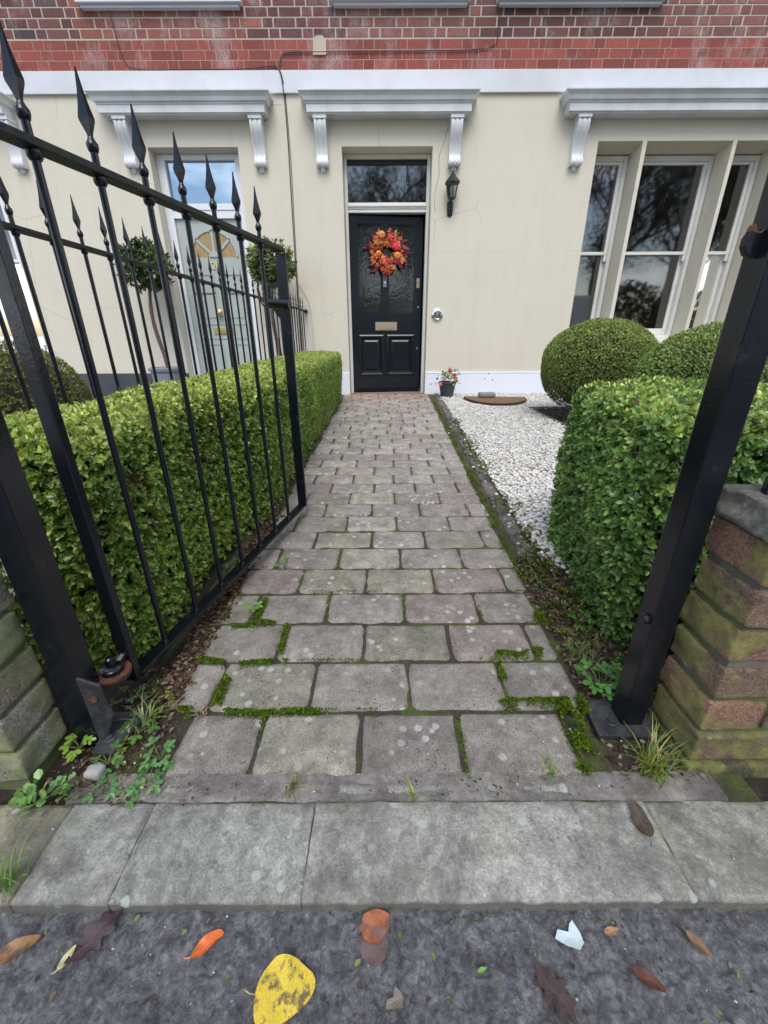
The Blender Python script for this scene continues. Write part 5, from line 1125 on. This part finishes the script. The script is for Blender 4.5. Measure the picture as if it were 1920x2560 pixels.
# ---- fallen leaves
def leafshape(kind):
    if kind == 'round': n = 30; return [((1 + .06 * math.sin(5 * a) + .05 * math.sin(9 * a + 1) + .10 * math.cos(a)) * math.cos(a), .86 * (1 + .06 * math.sin(7 * a)) * math.sin(a)) for a in np.linspace(0, 2 * math.pi, n, endpoint=False)]
    if kind == 'oval': return [(math.cos(a), .42 * math.sin(a) * (1 - .25 * math.cos(a))) for a in np.linspace(0, 2 * math.pi, 24, endpoint=False)]
    if kind == 'half': return [(-1, -.1), (-.6, .35), (0, .52), (.6, .45), (.95, .25), (1.0, -.12), (.75, -.08), (.3, -.18), (-.1, -.25), (-.5, -.3)]
    if kind == 'lobed': return [(-1, 0), (-.7, .12), (-.5, .45), (-.35, .15), (0, .62), (.1, .18), (.5, .5), (.55, .12), (1, 0), (.55, -.12), (.45, -.55), (.1, -.18), (-.05, -.6), (-.35, -.15), (-.5, -.42), (-.7, -.12)]
    if kind == 'heart': return [((x - 1230) / 122, -(y - 1180) / 148) for x, y in ((1180, 1050), (1250, 1055), (1300, 1090), (1345, 1120), (1354, 1165), (1330, 1215), (1290, 1255), (1230, 1290), (1190, 1308), (1150, 1308), (1120, 1280), (1112, 1230), (1108, 1180), (1125, 1120), (1150, 1080))]
    return [(-1, -.3), (-.2, -.55), (.6, -.7), (1, -.2), (.9, .3), (.45, .95), (.2, .7), (.05, .25), (-.7, .3)]
def fallen(px, py, size, kind, rot, col, label, curl=.2, name='fallen_leaf', mat=None, z=None, cat='leaf'):
    z0 = -.036 if py > 2235 else .003
    if z is not None: z0 = z
    x, y, _ = G(px, py, z0); pts = leafshape(kind)
    if z0 < 0:
        qx, qy = np.meshgrid(np.linspace(-1, 1, 9) * size, np.linspace(-1, 1, 9) * size); z0 = float(pz(np.c_[qx.ravel() + x, qy.ravel() + y, 0 * qx.ravel()]).max()) + (.001 if z is None else -.001)
        x, y, _ = G(px, py, z0)
    if kind not in ('scrap',):
        for _ in range(2 if len(pts) < 20 else 1): pts = [q for i in range(len(pts)) for q in ((pts[i][0] * .75 + pts[(i + 1) % len(pts)][0] * .25, pts[i][1] * .75 + pts[(i + 1) % len(pts)][1] * .25), (pts[i][0] * .25 + pts[(i + 1) % len(pts)][0] * .75, pts[i][1] * .25 + pts[(i + 1) % len(pts)][1] * .75))]
    m = MB(); rings = (0, .35, .7, 1.); v = []; n = len(pts)
    zf = lambda u, w_: size * (curl * (w_ ** 2 * .9 + .25 * u * u) + .05 * math.sin(5 * u + 3 * w_))
    v.append((0, 0, zf(0, 0)))
    for r_ in rings[1:]: v += [(p[0] * r_ * size, p[1] * r_ * size, zf(p[0] * r_, p[1] * r_)) for p in pts]
    f = [(0, 1 + i, 1 + (i + 1) % n) for i in range(n)]
    for k in range(2): f += [(1 + k * n + i, 1 + (k + 1) * n + i, 1 + (k + 1) * n + (i + 1) % n, 1 + k * n + (i + 1) % n) for i in range(n)]
    t_ = len(v); v2 = [(p[0], p[1], p[2] - .0006) for p in v]; m.add(v, f).add(v2, [q[::-1] for q in f])
    if kind in ('oval', 'heart', 'lobed', 'half') and size > .012: e = min(pts); m.tube([(e[0] * size * .9, e[1] * size, .001), (e[0] * size * 1.2, e[1] * size + .001, .0015), (e[0] * size * 1.4, e[1] * size + .004, .002)], [.0007, .0006, .0008], 5)
    o = m.build(name, mat or m_fallen(col), None, smooth=60); o.location = (x, y, z0 + .004); o.rotation_euler = (random.uniform(-.08, .08), random.uniform(-.08, .08), rot); return tag(o, label, cat, 'fallen leaves' if name == 'fallen_leaf' else None)
def m_fallen(col, spot=None, sa=.0):
    t = MT('fallen_leaf'); c = t.mix(t.ramp(t.noise(35, 5, .7), [(.45, 0.), (.62, 1.)]), tuple(col), tuple(np.array(spot if spot is not None else np.array(col) * .55)))
    sp_ = t.N.new('ShaderNodeSeparateXYZ'); t.L.new(t.co, sp_.inputs[0]); ay = t.math('ABSOLUTE', sp_.outputs[1])
    rib = t.math('MAXIMUM', t.math('LESS_THAN', ay, .0005), t.math('MULTIPLY', t.math('LESS_THAN', t.math('FRACT', t.math('MULTIPLY', t.math('SUBTRACT', sp_.outputs[0], t.math('MULTIPLY', ay, .8)), 230.)), .12), .6))
    c = t.mix(t.math('MULTIPLY', rib, .5), c, tuple(np.clip(np.array(col) * 1.7, 0, .8)))
    return t.base(c).rough(.3).bump(t.noise(60, 4), .5, .003).m
def m_speck(a, b, lo=.5, hi=.56, s=70): t = MT('speckled_leaf'); c = t.mix(t.ramp(t.noise(s, 5, .7), [(lo, 0.), (hi, 1.)]), a, b); c = t.mix(t.math('MULTIPLY', t.ramp(t.voro(160, 'DISTANCE_TO_EDGE'), [(0., 1.), (.12, 0.)]), .35), c, tuple(x * .45 for x in a)); return t.base(c).rough(.32).bump(t.noise(50, 4), .4, .003).m
fallen(714, 2480, .037, 'heart', .0, 0, 'large yellow fallen leaf with dark mould specks on the pavement', .06, mat=m_speck((.62, .46, .035), (.13, .085, .04), .50, .60, 60))
fallen(519, 2367, .0225, 'half', .62, (.62, .13, .025), 'bright orange torn fallen leaf on the wet pavement', .35)
fallen(935, 2318, .021, 'round', .4, 0, 'rusty orange leaf half rotted into the pavement, nearest the kerb', .05, mat=m_speck((.36, .11, .04), (.12, .07, .06), .45, .62, 40))
fallen(935, 2365, .022, 'round', 1.6, 0, 'dull brown translucent leaf below the rusty orange one', .02, mat=m_speck((.15, .09, .08), (.09, .07, .07), .4, .7, 30), z=-.030)
fallen(45, 2375, .026, 'oval', .5, 0, 'curled brown and ochre leaf at the left edge of the pavement', .35, mat=m_speck((.26, .14, .06), (.06, .04, .03), .48, .6, 30))
fallen(240, 2340, .040, 'lobed', .9, (.06, .035, .04), 'dark plum lobed leaf pressed into the pavement', .02)
fallen(170, 2397, .013, 'oval', 1.3, (.45, .42, .22), 'small pale yellow leaf on the left of the pavement', .3)
fallen(1390, 2490, .036, 'lobed', -1.0, (.06, .035, .03), 'dark brown lobed leaf at the bottom edge of the pavement', .08)
fallen(1621, 2453, .019, 'oval', -.6, (.11, .045, .03), 'small reddish brown leaf lower right on the pavement', .3)
fallen(1527, 2331, .011, 'oval', .2, (.34, .19, .10), 'tiny tan leaf right of the white paper scrap', .3)
fallen(1745, 2365, .016, 'oval', -1.0, (.20, .13, .07), 'thin curled brown leaf on the right of the pavement', .4)
fallen(1205, 2428, .0065, 'oval', .3, (.16, .30, .06), 'tiny round green leaf in the middle of the pavement', .2)
fallen(985, 2505, .012, 'scrap', .3, (.17, .14, .105), 'beige bark chip near the bottom of the pavement', .1, name='bark_chip', cat='bark chip')
fallen(350, 2240, .0, 'oval', 0, (.1, .1, .1), 'x') if False else None
fallen(1600, 2052, .030, 'oval', 1.45, (.09, .07, .05), 'crumpled dark dead leaf lying on the kerb below the grass tuft', .5, z=.002)
fallen(205, 1958, .022, 'oval', -.2, (.07, .045, .045), 'dark leaf beside the bright green round leaved plant', .2, z=0.)
t = MT('scrap_paper'); c = t.mix(t.ramp(t.noise(50, 4, .6), [(.5, 0.), (.6, .35)]), (.50, .59, .62), (.26, .33, .36)); M_paper = t.base(c).rough(.5).m
fallen(1420, 2345, .019, 'scrap', -.15, 0, 'torn scrap of pale blue white paper on the pavement', .22, name='paper_scrap', mat=M_paper, cat='paper')
# small debris on the pavement, kerb and path: chips, grit, scraps of leaf
dn = NP(); n = 260; P = np.c_[rng.uniform(-.6, .7, n), rng.uniform(.02, .32, n), np.full(n, 0.)]; P[:, 2] = pz(P * (1, 1, 0)) + .003; V, F, C = leaves(P, rng.normal(0, 1, (n, 3)) * (1, 1, .2), rng.normal(0, .3, (n, 3)) + (0, 0, 1), rng.uniform(.003, .011, n), np.array([(.07, .045, .035), (.15, .11, .08), (.04, .04, .04), (.18, .2, .06)])[rng.integers(0, 4, n)], 6, 1.); dn.add(V, F, C)
n = 160; P = np.c_[rng.uniform(-.6, .7, n), rng.uniform(.02, .60, n), np.full(n, .002)]; kk = P[:, 1] < .32; P[kk, 2] = pz(P[kk] * (1, 1, 0)) + .001; V, F, C = pebbles(P, rng.uniform(.0008, .0026, n), ICO1, np.tile([.55, .55, .52], (n, 1)) * rng.uniform(.25, 1.1, (n, 1))); dn.add(V, F, C)
tag(dn.build('grit', M_dull), 'scattered grit and leaf crumbs on the pavement and kerb', 'grit', kind='stuff')
nb = NP(); rbrick(nb, (0, 0, 0), (.032, .024, .02), np.array([1., 1, 1]), 2, .005, .007, (10, 8, 6)); o = nb.build('stone', m_paint('pale_flint', (.34, .34, .33), .75, .5, (.12, .11, .09), 60)); x, y, _ = G(240, 1935); o.location = (x, y, .006); tag(o, 'pale broken flint lying among the weeds left of the path', 'stone')

# ================================================================== ACROSS THE STREET (seen in the window panes, bar the added low shrubs)
def tree(x, y, h, label, seed, leafn=15000):
    r_ = random.Random(seed); root = tag(empty('street_tree', (x, y, -.1)), label, 'tree', 'trees across the street reflected in the windows'); mb = MB(); tips = []
    def br(p, d, l, r, lev):
        pts = [p]; q = p.copy(); dd = d.copy()
        for i in range(5): dd = (dd + Vector((r_.gauss(0, .13), r_.gauss(0, .13), r_.gauss(0, .08) + (.04 if lev else 0)))).normalized(); q = q + dd * l / 5; pts.append(q.copy())
        mb.tube(pts, [r * (1 - .11 * i) for i in range(6)], 8 if lev < 2 else 5)
        if lev >= 3: tips.extend(pts[2:]); return
        for k in range((5, 5, 5)[lev]):
            t_ = r_.randint(2, 5); a = r_.uniform(0, 6.28); s_ = Vector((math.cos(a), math.sin(a), r_.uniform(.1, .7))).normalized(); br(pts[t_], (dd * .55 + s_ * .8).normalized(), l * r_.uniform(.5, .72), r * .50, lev + 1)
        tips.extend(pts[4:])
    br(Vector((0, 0, 0)), Vector((r_.gauss(0, .05), r_.gauss(0, .05), 1)), h * .42, h * .022, 0)
    mb.build('trunk', M_bark, root, smooth=60); T = np.array([tuple(t_) for t_ in tips]); P = T[rng.integers(0, len(T), leafn)] + rng.normal(0, .34, (leafn, 3))
    V, F, C = leaves(P, rng.normal(0, 1, (leafn, 3)), rng.normal(0, 1, (leafn, 3)), rng.uniform(.07, .15, leafn), np.array([[.10, .10, .035]]) * rng.uniform(.5, 1.4, (leafn, 1)), 4, 1.); npmesh('crown', V, F, M_dull, root, C)
for i, (x, y, h) in enumerate(((1.0, -11, 11), (3.6, -10.5, 11), (6.6, -12, 13), (10.5, -10.5, 12), (14.5, -12, 13), (-.9, -13.5, 12), (19, -11, 12))):
    tree(x, y, h, ('bare limbed tree mirrored in the fanlight above the black door', 'street tree mirrored behind the fanlight lettering', 'tall street tree mirrored in the narrow left pane', 'broad street tree mirrored in the middle pane', 'street tree mirrored at the right of the middle pane', 'set back street tree mirrored at the fanlight left', 'street tree mirrored in the right hand pane')[i], 11 + i)
n = 26000; P = np.c_[rng.uniform(-14, 34, n), rng.normal(-15.5, .7, n), rng.uniform(0, 1, n)]; P[:, 2] *= 3.0 + 1.3 * fbm(np.c_[P[:, :1], P[:, :1] * 0, P[:, :1] * 0], .35, 3)  # unseen foliage band added to darken the bright horizon mirrored in the panes
V, F, C = leaves(P, rng.normal(0, 1, (n, 3)), rng.normal(0, 1, (n, 3)), rng.uniform(.18, .38, n), np.array([[.06, .075, .03]]) * rng.uniform(.4, 1.5, (n, 1)), 4, 1.)
tag(npmesh('added_shrubs', V, F, M_dull, None, C), 'unseen dark foliage added far across the street to darken the pane reflections', 'added_shrubs', kind='stuff')
van = tag(empty('parked_van', (6.4, -4.0, -.105)), 'white van parked across the street, mirrored in the bay window', 'van')
side = [(-2.5, .28), (-2.5, 1.75), (-2.35, 1.92), (.3, 1.95), (.75, 1.86), (1.45, 1.22), (2.2, 1.08), (2.42, .92), (2.48, .55), (2.42, .28), (2.05, .28), (1.98, .50), (1.78, .66), (1.50, .66), (1.30, .50), (1.23, .28), (-1.0, .28), (-1.07, .50), (-1.27, .66), (-1.55, .66), (-1.75, .50), (-1.82, .28)]
MB().prism(side, -.9, .9, lambda u, v, d: (u, d, v)).build('body', M_vanw, van, bevel=.05)
for s in (-1, 1):
    MB().prism([(.35, 1.25), (.35, 1.75), (.70, 1.74), (1.22, 1.27), (1.0, 1.2)], .902 * s, .908 * s, lambda u, v, d: (u, d, v)).build('side_window', M_vang, van)
    MB().box((.42, .905 * s - .01, 1.02), (.62, .905 * s + .02 * s + .01, 1.06)).build('door_handle', M_black, van)
MB().prism([(.80, 1.84), (1.44, 1.25), (1.47, 1.27), (.84, 1.86)], -.78, .78, lambda u, v, d: (u, d, v)).build('windscreen', M_vang, van)
for x in (-1.41, 1.64):
    for s in (-1, 1):
        wv = MB().lathe([(.20, -.1), (.32, -.1), (.33, -.06), (.33, .06), (.32, .1), (.20, .1)], n=24, M=Matrix.Translation((x, s * .80, .33)) @ Matrix.Rotation(R_(90), 4, 'X')).build('wheel', M_black, van, smooth=40)
        MB().lathe([(.19, -.09), (.19, .09)], n=16, M=Matrix.Translation((x, s * .80, .33)) @ Matrix.Rotation(R_(90), 4, 'X')).build('hub_cap', M_chrome, wv)
for s in (-1, 1): MB().box((2.30, s * .72 - .12, .80), (2.47, s * .72 + .12, .95)).build('headlight', M_chrome, van, bevel=.02)
